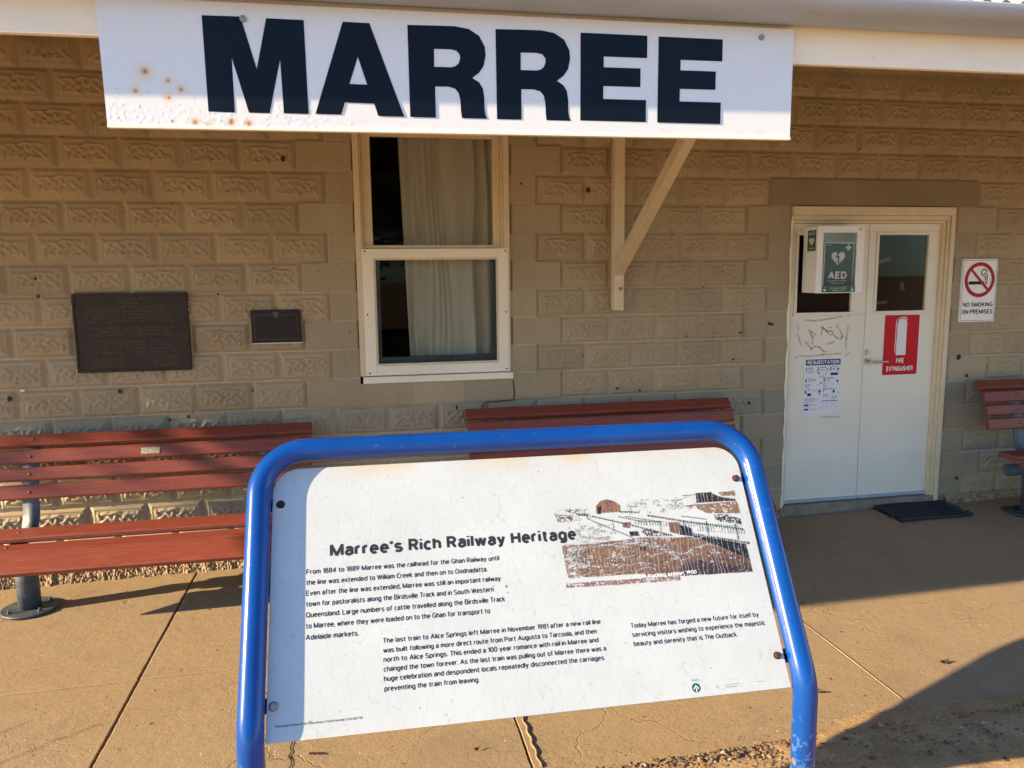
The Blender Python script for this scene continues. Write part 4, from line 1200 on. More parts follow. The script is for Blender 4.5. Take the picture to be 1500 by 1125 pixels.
pb = MB().prism([(u, v, -.006) for u, v in panel_outline()], (0, 0, .006))
board = part("board", pb, 'panel', hp, .0008, 1, matrix=PM)
# pipe frame (world coordinates): centre line in the panel plane, legs bent to vertical
def PP(u, v, h=.0115): return PO + PU * u + PV * v + PN * h
rc = .135
path = []
xl, xr_, yt = -.0375, 1.5225, .8085
bl_, br_ = PP(xl, .010), PP(xr_, .006)
def leg_pts(pb_):
    out = [Vector((pb_.x, pb_.y, -.35)), Vector((pb_.x, pb_.y, pb_.z - .055))]
    for k in range(1, 8):
        t = k / 8; p_a = Vector((pb_.x, pb_.y, pb_.z - .055)); p_c = pb_ + PV * .055
        out.append(p_a * (1 - t) ** 2 + pb_ * 2 * t * (1 - t) + p_c * t ** 2)
    out.append(pb_ + PV * .055)
    return out
path += leg_pts(bl_)
for k in range(13):
    t = math.radians(180 - 90 * k / 12); path.append(PP(xl + rc + rc * math.cos(t), yt - rc + rc * math.sin(t)))
for k in range(1, 12):
    path.append(PP(xl + rc + (xr_ - xl - 2 * rc) * k / 12, yt))
for k in range(13):
    t = math.radians(90 - 90 * k / 12); path.append(PP(xr_ - rc + rc * math.cos(t), yt - rc + rc * math.sin(t)))
path += leg_pts(br_)[::-1]
fb = MB().tube(path, .0350, 28)
part("pipe_frame", fb, 'bluetube', hp)
tb = MB()
for u0, u1, v in ((-.02, .045, .644), (-.02, .045, .092), (1.435, 1.505, .642), (1.435, 1.505, .089)):
    for zz_ in (0,):
        tb.prism([(u0, v - .020, -.012), (u1, v - .020, -.012), (u1, v + .020, -.012), (u0, v + .020, -.012)], (0, 0, .0055))
part("mounting_tab", tb, 'navy', hp, matrix=PM)
for k, (u, v) in enumerate(((.023, .644), (.018, .089), (1.459, .642), (1.459, .091))):
    bb = MB()
    if k == 1:
        bb.tube([(u, v, 0), (u, v, .003), (u, v, .0045)], [.013, .012, .006], 18)
    elif k == 0:
        bb.tube([(u, v, 0), (u, v, .0012)], [.013, .012], 18)
    else:
        bb.tube([(u, v, 0), (u, v, .002)], [.011, .011], 18); bb.cyl((u, v, .002), (u, v, .014), .0085, 6)
    part("bolt", bb, 'zinc' if k == 1 else ('darkhole' if k == 0 else 'rustbolt'), hp, matrix=PM, label=None)
def panel_art():
    return Plane2D((0, 0, 0), (1, 0, 0), (0, 1, 0), .0005)
M['ink'] = simple("faded_black_ink", (.020, .019, .020, 1), .45, .15, 40, fleck=((.5, .5, .47, 1), .74, .76, 90))
hd_ = panel_art(); hd_.text("Marree\u2019s Rich Railway Heritage", .165, .4775, .737, .0378, .046)
part("heading", hd_.mb, 'ink', hp, matrix=PM)
t1 = panel_art()
for s, v, u1 in (("From 1884 to 1889 Marree was the railhead for the Ghan Railway until", .4300, .658), ("the line was extended to William Creek and then on to Oodnadatta.", .3995, .620),
                 ("Even after the line was extended, Marree was still an important railway", .3695, .657), ("town for pastoralists along the Birdsville Track and in South Western", .3395, .633),
                 ("Queensland. Large numbers of cattle travelled along the Birdsville Track", .3095, .664), ("to Marree, where they were loaded on to the Ghan for transport to", .2795, .617),
                 ("Adelaide markets.", .2490, .243)):
    t1.text(s, .099, v + .002, u1 - .099, .0152, .018)
part("body_text", t1.mb, 'ink', hp, matrix=PM)
t2 = panel_art()
for s, v, u1 in (("The last train to Alice Springs left Marree in November 1981 after a new rail line", .2250, .939), ("was built following a more direct route from Port Augusta to Tarcoola, and then", .1990, .924),
                 ("north to Alice Springs. This ended a 100 year romance with rail in Marree and", .1745, .925), ("changed the town forever. As the last train was pulling out of Marree there was a", .1495, .944),
                 ("huge celebration and despondent locals repeatedly disconnected the carriages", .1245, .934), ("preventing the train from leaving.", .0990, .570)):
    t2.text(s, .309, v, u1 - .309, .0144, .018)
part("body_text", t2.mb, 'ink', hp, matrix=PM)
t3 = panel_art()
for s, v, u1 in (("Today Marree has forged a new future for itself by", .2050, 1.431), ("servicing visitors wishing to experience the majestic", .1795, 1.445), ("beauty and serenity that is The Outback.", .1540, 1.351)):
    t3.text(s, 1.028, v, u1 - 1.028, .0144, .018)
part("body_text", t3.mb, 'ink', hp, matrix=PM)
t4 = panel_art(); t4.text("Photograph courtesy of the State Library of South Australia. SLSA B627 58", .023, .0365, .226, .0058, .006)
part("credit_line", t4.mb, 'ink', hp, matrix=PM)
em = panel_art(); em.ring(1.192, .026, .0095, .0125); em.disc(1.192, .026, .0097)
part("emblem", em.mb, 'green', hp, matrix=PM)
ew = panel_art(); ew.lift = .0010
ew.poly([(1.1835, .024), (1.1855, .022), (1.192, .0295), (1.192, .0335)]); ew.poly([(1.192, .0295), (1.1985, .022), (1.2005, .024), (1.192, .0335)]); ew.rect(1.1905, .0155, 1.1935, .0245)
part("emblem_mark", ew.mb, 'sticker', hp, matrix=PM)
eg = panel_art(); eg.text("SACB", 1.181, .0435, .024, .0058, .004); eg.stroke([(1.253, .026), (1.257, .022), (1.259, .018)], .002)
for k in range(9): eg.rect(1.277 + k * .0055, .0245, 1.281 + k * .0055, .0262)
for k in range(6): eg.rect(1.281 + k * .006, .018, 1.2855 + k * .006, .0205)
for k in range(4): eg.rect(1.378 + k * .006, .024, 1.382 + k * .006, .0256)
part("small_print", eg.mb, 'grey_print', hp, matrix=PM)
er = panel_art(); er.poly([(.016, .632), (.030, .632), (.0245, .612), (.0225, .598), (.020, .612)]); er.ring(1.414, .024, .0055, .009, .2, 2.6, 10)
part("rust_mark", er.mb, 'glue', hp, matrix=PM)

# ---- faded photograph printed on the panel
PRINT = {
 'ground': [(0.853, 0.464), (0.923, 0.463), (1.035, 0.466), (1.101, 0.471), (1.223, 0.463), (1.271, 0.462), (1.442, 0.425), (1.445, 0.34), (1.214, 0.346), (1.044, 0.356), (0.86, 0.364)],
 'dark1': [(1.24, 0.497), (1.276, 0.485), (1.277, 0.466), (1.318, 0.457), (1.364, 0.446), (1.443, 0.427), (1.445, 0.376), (1.359, 0.424), (1.276, 0.462), (1.239, 0.469)],
 'dark2': [(1.22, 0.379), (1.279, 0.388), (1.37, 0.368), (1.445, 0.349), (1.445, 0.339), (1.211, 0.344)],
 'strip': [(0.851, 0.349), (1.207, 0.346), (1.207, 0.331), (1.04, 0.333), (0.851, 0.336)],
 'road': [(1.069, 0.474), (1.137, 0.462), (1.205, 0.421), (1.221, 0.393), (1.223, 0.368), (1.21, 0.398), (1.169, 0.428), (1.097, 0.447), (1.033, 0.458)],
 'shed': [(0.978, 0.579), (0.994, 0.594), (1.014, 0.599), (1.037, 0.593), (1.057, 0.577), (1.054, 0.555), (0.976, 0.555)],
 'sheddark': [(0.982, 0.575), (0.996, 0.575), (0.991, 0.552), (0.981, 0.553)],
 'blk': [(1.313, 0.602), (1.369, 0.602), (1.365, 0.569), (1.309, 0.568)],
 'blk2': [(1.369, 0.596), (1.396, 0.583), (1.443, 0.574), (1.443, 0.567), (1.365, 0.569)],
 'br1': [(1.389, 0.599), (1.447, 0.601), (1.447, 0.583), (1.399, 0.586)],
 'br2': [(1.256, 0.563), (1.446, 0.566), (1.449, 0.525), (1.337, 0.533), (1.309, 0.549)],
 'blobs': [(1.358, 0.527), (1.402, 0.526), (1.445, 0.507), (1.444, 0.49), (1.363, 0.506)],
 'end1': [(1.203, 0.512), (1.235, 0.511), (1.241, 0.502), (1.231, 0.472), (1.203, 0.481)],
 'end1d': [(1.24, 0.502), (1.276, 0.489), (1.276, 0.466), (1.232, 0.47)],
 'end2': [(1.054, 0.522), (1.082, 0.521), (1.077, 0.502), (1.053, 0.506)],
 'box': [(1.071, 0.491), (1.1, 0.492), (1.103, 0.475), (1.073, 0.478)],
 'box2': [(1.096, 0.441), (1.119, 0.441), (1.118, 0.429), (1.095, 0.432)],
 'track': [(1.106, 0.496), (1.144, 0.496), (1.2, 0.469), (1.125, 0.472)],
}
PLINES = [([(0.957, 0.534), (1.078, 0.473)], .0035), ([(0.963, 0.547), (1.089, 0.509), (1.206, 0.471)], .0045), ([(1.047, 0.541), (1.11, 0.522), (1.18, 0.514)], .0035), ([(1.068, 0.54), (1.181, 0.515)], .003),
 ([(1.142, 0.538), (1.257, 0.512), (1.444, 0.474)], .006), ([(1.252, 0.512), (1.258, 0.491)], .003), ([(1.329, 0.505), (1.327, 0.463)], .005), ([(1.423, 0.489), (1.422, 0.442)], .006), ([(1.176, 0.517), (1.175, 0.487)], .003),
 ([(1.132, 0.525), (1.131, 0.506)], .0025), ([(1.025, 0.532), (1.023, 0.504)], .0025), ([(1.273, 0.471), (1.453, 0.429)], .007), ([(1.054, 0.556), (1.115, 0.55)], .005), ([(1.269, 0.595), (1.314, 0.595)], .003),
 ([(1.227, 0.58), (1.262, 0.583)], .003), ([(1.251, 0.529), (1.331, 0.514)], .003), ([(1.098, 0.534), (1.096, 0.51)], .0025), ([(.84, .56), (.90, .552)], .003), ([(.915, .557), (.945, .552)], .008)]
u_a, u_b, v_a, v_b = .842, 1.458, .328, .612
nu, nv_ = 430, 200
Ug, Vg = np.meshgrid(np.linspace(u_a, u_b, nu), np.linspace(v_a, v_b, nv_))
rs = np.random.RandomState(77)
def inside(poly):
    c = np.zeros(Ug.shape, bool); n = len(poly)
    for i in range(n):
        (x0, y0), (x1, y1) = poly[i], poly[(i + 1) % n]
        if y0 == y1: continue
        cond = ((y0 > Vg) != (y1 > Vg)) & (Ug < (x1 - x0) * (Vg - y0) / (y1 - y0) + x0)
        c ^= cond
    return c
def grid_noise(fx, fy, seed):
    r_ = np.random.RandomState(seed); g = r_.rand(int(fy) + 3, int(fx) + 3)
    x = (Ug - u_a) / (u_b - u_a) * fx; y = (Vg - v_a) / (v_b - v_a) * fy
    i, j = x.astype(int), y.astype(int); tx, ty = x - i, y - j
    tx = tx * tx * (3 - 2 * tx); ty = ty * ty * (3 - 2 * ty)
    return (g[j, i] * (1 - tx) + g[j, i + 1] * tx) * (1 - ty) + (g[j + 1, i] * (1 - tx) + g[j + 1, i + 1] * tx) * ty
n1 = grid_noise(60, 40, 1) * .4 + grid_noise(180, 90, 2) * .4 + grid_noise(30, 70, 3) * .2
n2 = grid_noise(40, 40, 4) * .45 + grid_noise(200, 110, 5) * .55
WH = np.array((.466, .508, .527))
Cg = np.ones(Ug.shape + (3,)) * WH
def put(mask, col, a=1.0):
    global Cg
    m = (mask.astype(float) * a)[..., None]; Cg = Cg * (1 - m) + np.array(col) * m
gr = inside(PRINT['ground'])
dk = np.clip((Ug - .95) / .5, 0, 1) * np.clip((.47 - Vg) / .12, 0, 1)
browns = (np.array((.33, .165, .085)) * (1 - dk[..., None]) + np.array((.115, .050, .040)) * dk[..., None]) * (.25 + 1.5 * n1[..., None])
m = (gr & (n2 < .74 - .22 * np.clip((.93 - Ug) / .08, 0, 1) + .1 * dk))[..., None].astype(float)
Cg = Cg * (1 - m) + browns * m
put(gr & (np.hypot((Ug - .905) / .04, (Vg - .425) / .035) < 1) & (n1 > .50), WH, .8)
put(inside(PRINT['strip']) & (n2 < .62), (.36, .17, .11)); 
put(inside(PRINT['dark1']), (.030, .022, .022)); put(inside(PRINT['dark2']) & (n1 > .38), (.075, .035, .035))
put(inside(PRINT['road']) & (n1 > .50), WH, .75); put(inside(PRINT['track']) & (n1 > .45), (.12, .07, .05))
put((np.abs(Vg - (.357 - .01 * (Ug - .86))) < .006) & (Ug < 1.10) & (n2 < .75), WH)
for nm, c_ in (('br1', (.34, .17, .09)), ('br2', (.36, .17, .08))):
    put(inside(PRINT[nm]) & (n1 > .36), c_)
put(inside(PRINT['blobs']) & (n1 > .46), (.03, .022, .02)); put(inside(PRINT['blk']), (.045, .03, .028)); put(inside(PRINT['blk2']), (.05, .035, .03))
put(inside(PRINT['shed']), (.40, .17, .085)); put(inside(PRINT['shed']) & (n1 > .6), (.28, .11, .06)); put(inside(PRINT['sheddark']), (.03, .022, .022))
put(inside(PRINT['end1']), (.30, .13, .07)); put(inside(PRINT['end1d']), (.02, .018, .018)); put(inside(PRINT['end2']), (.26, .14, .08)); put(inside(PRINT['box']), (.03, .028, .028)); put(inside(PRINT['box2']), (.06, .035, .03))
up = (Vg > .545) & (Vg < .592) & (Ug > 1.08) & (Ug < 1.32); put(up & (n2 > .66), (.36, .30, .20))
up = (Vg > .465) & (Vg < .52) & (Ug > .90) & (Ug < 1.03); put(up & (n2 > .66), (.40, .33, .24))
up = (Vg > .535) & (Vg < .575) & (Ug > .845) & (Ug < .96); put(up & (n2 > .68), (.10, .075, .06)); put((np.abs(Vg - .543) < .008) & (Ug > .85) & (Ug < .91) & (n1 > .5), (.28, .07, .05))
for pts, wd in PLINES:
    for (x0, y0), (x1, y1) in zip(pts, pts[1:]):
        d = np.array((x1 - x0, y1 - y0)); L2 = d @ d
        t = np.clip(((Ug - x0) * d[0] + (Vg - y0) * d[1]) / L2, 0, 1)
        dist = np.hypot(Ug - x0 - t * d[0], Vg - y0 - t * d[1])
        dash = (np.sin(t * L2 ** .5 * 900) > -.75)
        put((dist < wd / 2) & dash, (.028, .024, .024))
# crazing: white flaked lines through the dark print
x_c = .858
while x_c < 1.45:
    off = .003 * np.sin(Vg * 45 + x_c * 50) + .0012 * np.sin(Vg * 140 + x_c * 91)
    put((np.abs(Ug - x_c - off) < rs.uniform(.0004, .0010)) & (n2 < .75), WH, .8)
    x_c += rs.uniform(.008, .019)
for k in range(16):
    v_c = rs.uniform(.34, .47); uu0 = rs.uniform(.85, 1.3)
    put((np.abs(Vg - v_c - .003 * np.sin(Ug * 90 + k)) < .0012) & (Ug > uu0) & (Ug < uu0 + rs.uniform(.03, .12)), WH, .8)
put((n1 * n2 > .50) & (Vg < .60), WH, .8)
spk = rs.rand(*Ug.shape)
Cg = np.where((np.abs(Cg - WH).max(-1) > .03)[..., None], Cg * (1 - .5 * (spk[..., None] - .5)), Cg)
for vb, ub, ue in ((.505, 1.24, 1.44), (.486, 1.29, 1.45), (.520, 1.10, 1.24)):
    put((np.abs(Vg - vb + .13 * (Ug - ub)) < .008) & (Ug > ub) & (Ug < ue) & (np.sin(Ug * 700) > .55) & (n1 > .35), (.20, .16, .13), .7)
dkm = (np.abs(Cg - WH).max(-1) > .03)[..., None]
Cg = np.where(dkm, Cg * np.array((.50, .58, .66)), Cg)
vv = np.stack([Ug, Vg, np.full_like(Ug, .0004)], -1).reshape(-1, 3)
a_ = (np.arange(nv_ - 1)[:, None] * nu + np.arange(nu - 1)[None])
prt = dkm[..., 0]
keep = prt[:-1, :-1] | prt[1:, :-1] | prt[:-1, 1:] | prt[1:, 1:]
a_ = a_[keep]
F = np.stack([a_, a_ + 1, a_ + nu + 1, a_ + nu], -1)
used = np.zeros(len(vv), bool); used[F.ravel()] = True; rm = np.cumsum(used) - 1
face_set("photo_print", vv[used], rm[F], 'print', hp, matrix=PM, tint=Cg.reshape(-1, 3)[used])
cp = panel_art(); cp.lift = .0009; cp.text("cattle trucking season, 1900", 1.060, .3475, .203, .0112, .020)
part("caption", cp.mb, 'sticker', hp, matrix=PM)

# ================================================================== WALL PLAQUES
def glyph_rows(pl, u0, u1, v0, v1, rows, cap, ragged, seed, h=.0022):
    rs = np.random.RandomState(seed)
    for k in range(rows):
        v = v1 - (k + .5) * (v1 - v0) / rows
        a, b = (u0, u1)
        if ragged: s = rs.rand() * .12 * (u1 - u0); a += s; b -= s
        u = a
        while u < b:
            if rs.rand() < .16: u += cap * 1.1
            wd = cap * rs.uniform(.35, .75)
            kind = rs.randint(3)
            if kind == 0: pl.rect(u, v - cap / 2, u + wd * .35, v + cap / 2, h); pl.rect(u + wd * .36, v + cap * .25, u + wd, v + cap / 2, h)
            elif kind == 1: pl.rect(u, v - cap / 2, u + wd * .3, v + cap / 2, h); pl.rect(u + wd * .7, v - cap / 2, u + wd, v + cap / 2, h)
            else: pl.rect(u, v - cap / 2, u + wd, v - cap * .2, h); pl.rect(u + wd * .35, v - cap * .19, u + wd * .65, v + cap / 2, h)
            u += wd + cap * .28
bp1 = thing("bronze_plaque", "large dark bronze plaque with rows of raised lettering on the wall above the sunlit bench", "plaque", (.33, 0, 1.475))
x0, x1, z0, z1 = .018, .648, 1.242, 1.705
pb1 = MB().box(x0, x1, -.024, .012, z0, z1); part("plate", pb1, 'bronze', bp1, .003)
rm1 = MB()
rm1.box(x0 + .001, x1 - .001, -.029, -.0245, z0 + .001, z0 + .014); rm1.box(x0 + .001, x1 - .001, -.029, -.0245, z1 - .014, z1 - .001)
rm1.box(x0 + .001, x0 + .014, -.029, -.0245, z0 + .0145, z1 - .0145); rm1.box(x1 - .014, x1 - .001, -.029, -.0245, z0 + .0145, z1 - .0145)
for cx, cz in ((x0 + .014, z0 + .014), (x1 - .014, z0 + .014), (x0 + .014, z1 - .014), (x1 - .014, z1 - .014)):
    sx, sz = (1 if cx < .3 else -1), (1 if cz < 1.45 else -1)
    rm1.prism([(cx + sx * .0005, -.0285, cz + sz * .0005), (cx + sx * .026, -.0285, cz + sz * .0005), (cx + sx * .0005, -.0285, cz + sz * .026)], (0, .004, 0))
part("rim", rm1, 'bronze', bp1, .001)
g1 = Plane2D((x0, -.0242, z0), XU, ZV, .002)
glyph_rows(g1, .26, .38, .400, .440, 2, .016, False, 1); glyph_rows(g1, .05, .58, .290, .390, 5, .0115, True, 2); glyph_rows(g1, .05, .58, .210, .270, 3, .0115, True, 3)
glyph_rows(g1, .04, .58, .105, .190, 4, .0115, True, 4); glyph_rows(g1, .09, .26, .028, .088, 4, .009, True, 5); glyph_rows(g1, .42, .56, .028, .095, 5, .009, False, 6)
part("raised_text", g1.mb, 'bronze_hi', bp1)
bp2 = thing("bronze_plaque", "small blackened plaque with a crest, between the large plaque and the window", "plaque", (1.15, 0, 1.49))
x0, x1, z0, z1 = 1.003, 1.297, 1.392, 1.592
part("plate", MB().box(x0, x1, -.020, .012, z0, z1), 'bronze_dark', bp2, .002)
r2 = MB(); i_ = .022
r2.box(x0 + i_, x1 - i_, -.0235, -.0205, z0 + i_ - .003, z0 + i_); r2.box(x0 + i_, x1 - i_, -.0235, -.0205, z1 - i_ - .012, z1 - i_ - .009)
r2.box(x0 + i_ - .003, x0 + i_, -.0235, -.0205, z0 + i_ - .003, z1 - i_ - .009); r2.box(x1 - i_, x1 - i_ + .003, -.0235, -.0205, z0 + i_ - .003, z1 - i_ - .009)
part("rim", r2, 'bronze_hi', bp2)
cr = MB(); cr.prism([(1.150 + a_, -.0245, 1.563 + b_) for a_, b_ in ((-.018, .014), (-.010, .020), (0, .013), (.010, .020), (.018, .014), (.014, -.010), (0, -.022), (-.014, -.010))], (0, .004, 0))
part("crest", cr, 'bronze_hi', bp2)
g2 = Plane2D((x0, -.0203, z0), XU, ZV, .0016); glyph_rows(g2, .06, .235, .055, .125, 5, .009, True, 9, .0016)
part("raised_text", g2.mb, 'bronze', bp2)
wl = MB().box(x0 + .004, x1 + .002, -.016, .010, z0 - .006, z0 - .0015); part("mortar_edge", wl, 'sticker', bp2)

# ================================================================== NO SMOKING SIGN
def sheet(x0, x1, z0, z1, y, r, th=.003, shear=0.0):
    return MB().prism([(a_, y, b_) for a_, b_ in rrect_pts(x0, z0, x1, z1, r, 5)], (0, th, 0))
ns = thing("no_smoking_sign", "white sign with a red crossed circle reading NO SMOKING ON PREMISES beside the door", "sign", (6.105, 0, 1.64))
part("plate", sheet(5.957, 6.255, 1.408, 1.864, -.0150, .012, .013), 'white', ns)
na = wall_plane(5.957, 1.408, -.0152)
W_, H_ = .298, .456
for w0, h0, w1, h1 in ((.008, .008, W_ - .008, .0105), (.008, H_ - .0105, W_ - .008, H_ - .008), (.008, .0105, .0105, H_ - .0105), (W_ - .0105, .0105, W_ - .008, H_ - .0105)):
    na.rect(w0, h0, w1, h1)
na.text("NO SMOKING", W_ / 2, .110, .252, .032, .034, 'C'); na.text("ON PREMISES", W_ / 2, .058, .262, .032, .034, 'C')
na.rect(.060, .272, .190, .295); na.rect(.197, .272, .203, .295); na.rect(.209, .272, .215, .295)
na.stroke([(.200, .302), (.200, .322), (.190, .334), (.172, .340), (.163, .352), (.164, .368), (.176, .380), (.194, .382)], .0075)
na.stroke([(.213, .302), (.213, .338), (.200, .350), (.186, .352)], .0075); na.stroke([(.194, .382), (.206, .374), (.206, .362)], .0075)
part("lettering", na.mb, 'black', ns)
nr = wall_plane(5.957, 1.408, -.0152); nr.lift = .0012
nr.ring(W_ / 2 + .002, .306, .100, .127, seg=56)
aa = math.radians(-45); c45 = math.cos(aa)
nr.poly([(W_ / 2 + .002 - .102 * .7071 - .0095 * .7071 * 1, .306 + .102 * .7071 - .0095 * .7071), (W_ / 2 + .002 + .102 * .7071 - .0095 * .7071, .306 - .102 * .7071 - .0095 * .7071),
         (W_ / 2 + .002 + .102 * .7071 + .0095 * .7071, .306 - .102 * .7071 + .0095 * .7071), (W_ / 2 + .002 - .102 * .7071 + .0095 * .7071, .306 + .102 * .7071 + .0095 * .7071)])
part("prohibition_ring", nr.mb, 'maroon', ns)

# ================================================================== FIRE EXTINGUISHER SIGN
fs = thing("fire_extinguisher_sign", "red FIRE EXTINGUISHER sign with a white cylinder symbol on the right door leaf", "sign", (5.515, .02, 1.25))
part("plate", sheet(5.366, 5.664, 1.026, 1.475, .0215, .012, .0035), 'white', fs)
fr2 = wall_plane(5.366, 1.026, .0213); fr2.rrect(.006, .006, .292, .443, .010)
part("red_field", fr2.mb, 'red', fs)
fw = wall_plane(5.366, 1.026, .0213); fw.lift = .0012
fw.text("FIRE", .149, .092, .064, .036, .042, 'C'); fw.text("EXTINGUISHER", .149, .034, .218, .036, .042, 'C')
cyl_ = [(.110, .150)] + [(.190, .150)] + [(.190, .380)] + [(.188 - .036 + .038 * math.cos(math.radians(t)), .380 + .036 * math.sin(math.radians(t))) for t in range(10, 171, 16)] + [(.112, .380)]
fw.poly(cyl_)
fw.stroke([(.101, .172), (.101, .385), (.106, .403), (.120, .416), (.140, .422)], .0055); fw.stroke([(.135, .423), (.165, .426), (.185, .420)], .007); fw.stroke([(.165, .413), (.192, .406)], .005)
part("lettering", fw.mb, 'sticker', fs)

# ================================================================== RESUSCITATION POSTER
rp = thing("resuscitation_poster", "white and blue RESUSCITATION chart with seven numbered steps taped to the left door leaf", "poster", (4.895, .02, .97))
part("sheet", sheet(4.744, 5.047, .771, 1.174, .0235, .004, .0015), 'sticker', rp)
ra = wall_plane(4.744, .771, .0233); ra.rrect(.014, .352, .289, .394, .006)
PW_ = .303
for t, u, v in (("1", .014, .306), ("2", .103, .308), ("3", .203, .311), ("4", .012, .228), ("5", .157, .231), ("6", .012, .148), ("7", .156, .152)):
    ra.text(t, u, v, .011 if t == '1' else .016, .030, .05)
for t, u, v, wd in (("Danger", .034, .328, .038), ("Response", .127, .331, .052), ("Send For", .224, .334, .046), ("Help", .224, .317, .026), ("Airway", .036, .249, .036), ("Breathing", .180, .253, .056), ("CPR", .034, .170, .024), ("Defibrillation", .178, .174, .074)):
    ra.text(t, u, v, wd, .0098, .02)
ra.rect(.213, .277, .272, .295); ra.rect(.034, .131, .064, .151); ra.rrect(.012, .058, .048, .070, .004); ra.rrect(.012, .027, .048, .039, .004); ra.rect(.150, .089, .283, .094)
ra.text("push", .012, .208, .046, .009, .02); ra.text("give", .157, .212, .026, .009, .02)
for cx, cz, r in ((.186, .321, .006), (.272, .321, .008), (.089, .246, .006), (.140, .224, .006), (.270, .234, .009), (.131, .163, .009), (.130, .147, .006), (.245, .160, .010), (.282, .151, .004), (.237, .126, .004)):
    ra.disc(cx, cz, r, 12)
for pts in (((.108, .296), (.125, .292), (.119, .302)),): ra.stroke(list(pts), .006)
ra.disc(.137, .079, .003, 8); ra.disc(.137, .045, .003, 8); ra.rect(.228, .108, .262, .112)
ra.rect(.255, .118, .270, .124)
part("blue_print", ra.mb, 'print_blue', rp)
rb = wall_plane(4.744, .771, .0233); rb.lift = .0012
rb.text("RESUSCITATION", .1515, .359, .250, .029, .045, 'C')
part("title", rb.mb, 'sticker', rp)
rg = wall_plane(4.744, .771, .0233); rs = np.random.RandomState(8)
def para(u0, u1, v1, n, dv_):
    for k in range(n): rg.rect(u0, v1 - k * dv_, u0 + (u1 - u0) * rs.uniform(.6, 1), v1 - k * dv_ + dv_ * .34)
para(.034, .080, .318, 5, .006); para(.120, .180, .272, 3, .006); para(.130, .160, .318, 2, .006); para(.012, .060, .199, 3, .0058); para(.034, .085, .240, 2, .0058)
para(.180, .222, .245, 2, .0055); para(.157, .195, .203, 4, .0055); para(.075, .145, .172, 2, .006); para(.157, .225, .138, 4, .006); para(.012, .135, .112, 5, .0062); para(.012, .070, .080, 2, .005); para(.052, .125, .067, 2, .006); para(.052, .125, .036, 2, .006); para(.012, .07, .049, 1, .005)
for pts in (((.140, .314), (.170, .316), (.184, .300), (.180, .282), (.150, .278)), ((.222, .222), (.238, .206), (.246, .224)), ((.106, .214), (.118, .206), (.136, .216)), ((.262, .316), (.268, .300), (.280, .304)), ((.205, .215), (.215, .232)), ((.272, .220), (.284, .212)), ((.232, .146), (.262, .146))):
    rg.stroke(list(pts), .0022)
for k in range(5):
    for c in range(4): rg.rect(.152 + c * .034, .080 - k * .011, .172 + c * .034, .0815 - k * .011)
part("small_print", rg.mb, 'grey_print', rp)

# ================================================================== DEFIBRILLATOR CABINET
ae = thing("defibrillator_cabinet", "white cabinet with a green AED card behind its clear front, beside the door pane", "cabinet", (4.872, .0, 1.865))
ax0, ax1, az0, az1, ayf = 4.700, 5.052, 1.641, 2.089, -.145
ab = MB()
ab.box(ax0, ax0 + .006, ayf + .010, .022, az0, az1); ab.box(ax1 - .006, ax1, ayf + .010, .022, az0, az1)
ab.box(ax0 + .006, ax1 - .006, ayf + .010, .022, az0, az0 + .006); ab.box(ax0 + .006, ax1 - .006, ayf + .010, .022, az1 - .006, az1); ab.box(ax0 + .006, ax1 - .006, .010, .022, az0 + .006, az1 - .006)
part("body", ab, 'white', ae, .003)
wx0, wx1, wz0, wz1 = 4.744, 4.998, 1.686, 2.045
fd = MB()
fd.box(ax0 - .002, wx0, ayf - .004, ayf + .009, az0 - .002, az1 + .002); fd.box(wx1, ax1 + .002, ayf - .004, ayf + .009, az0 - .002, az1 + .002)
fd.box(wx0, wx1, ayf - .004, ayf + .009, az0 - .002, wz0); fd.box(wx0, wx1, ayf - .004, ayf + .009, wz1, az1 + .002)
fo = part("front_frame", fd, 'white', ae, .002)
part("cover", MB().box(wx0 - .004, wx1 + .004, ayf + .0005, ayf + .003, wz0 - .004, wz1 + .004), 'cover', ae)
ibk = MB().box(ax0 + .008, ax1 - .008, -.030, -.028, az0 + .008, az1 - .008); part("inner_tray", ibk, 'card_white', ae)
cd = MB().prism([(4.760, ayf + .016, 1.682), (4.990, ayf + .016, 1.682), (4.992, ayf + .016, 1.980), (4.767, ayf + .016, 1.985)], (0, .0015, 0))
part("card_border", cd, 'card_white', ae)
cg = Plane2D((4.760, ayf + .0158, 1.682), XU, ZV, .0004); cg.poly([(.008, .004), (.224, .004), (.225, .290), (.014, .295)])
part("card", cg.mb, 'green_faded', ae)
cw = Plane2D((4.760, ayf + .0158, 1.682), XU, ZV, .0010)
def heart(pl, cu, cv, s):
    pts = []
    for k in range(40):
        t = 2 * math.pi * k / 40
        pts.append((cu + s * 16 * math.sin(t) ** 3 / 17, cv + s * (13 * math.cos(t) - 5 * math.cos(2 * t) - 2 * math.cos(3 * t) - math.cos(4 * t)) / 17))
    pl.poly(pts)
heart(cw, .112, .196, .055); cw.text("AED", .112, .052, .142, .052, .055, 'C')
cw.rect(.166, .258, .208, .270); cw.rect(.181, .2705, .193, .284); cw.rect(.181, .244, .193, .2575)
cw.text("AUTOMATED EXTERNAL", .112, .035, .150, .009, .01, 'C'); cw.text("DEFIBRILLATOR", .112, .018, .100, .009, .01, 'C'); cw.text("AED", .026, .278, .028, .005, .01)
part("card_lettering", cw.mb, 'card_white', ae)
cb = Plane2D((4.760, ayf + .0158, 1.682), XU, ZV, .0014)
cb.poly([(.104, .232), (.092, .192), (.108, .198), (.112, .170), (.105, .172), (.116, .148), (.124, .174), (.117, .172), (.121, .212), (.106, .206), (.112, .236)])
part("card_bolt", cb.mb, 'green_faded', ae)
stp = wall_plane(4.744, 1.645, ayf - .0042); stp.rect(0, 0, .254, .040)
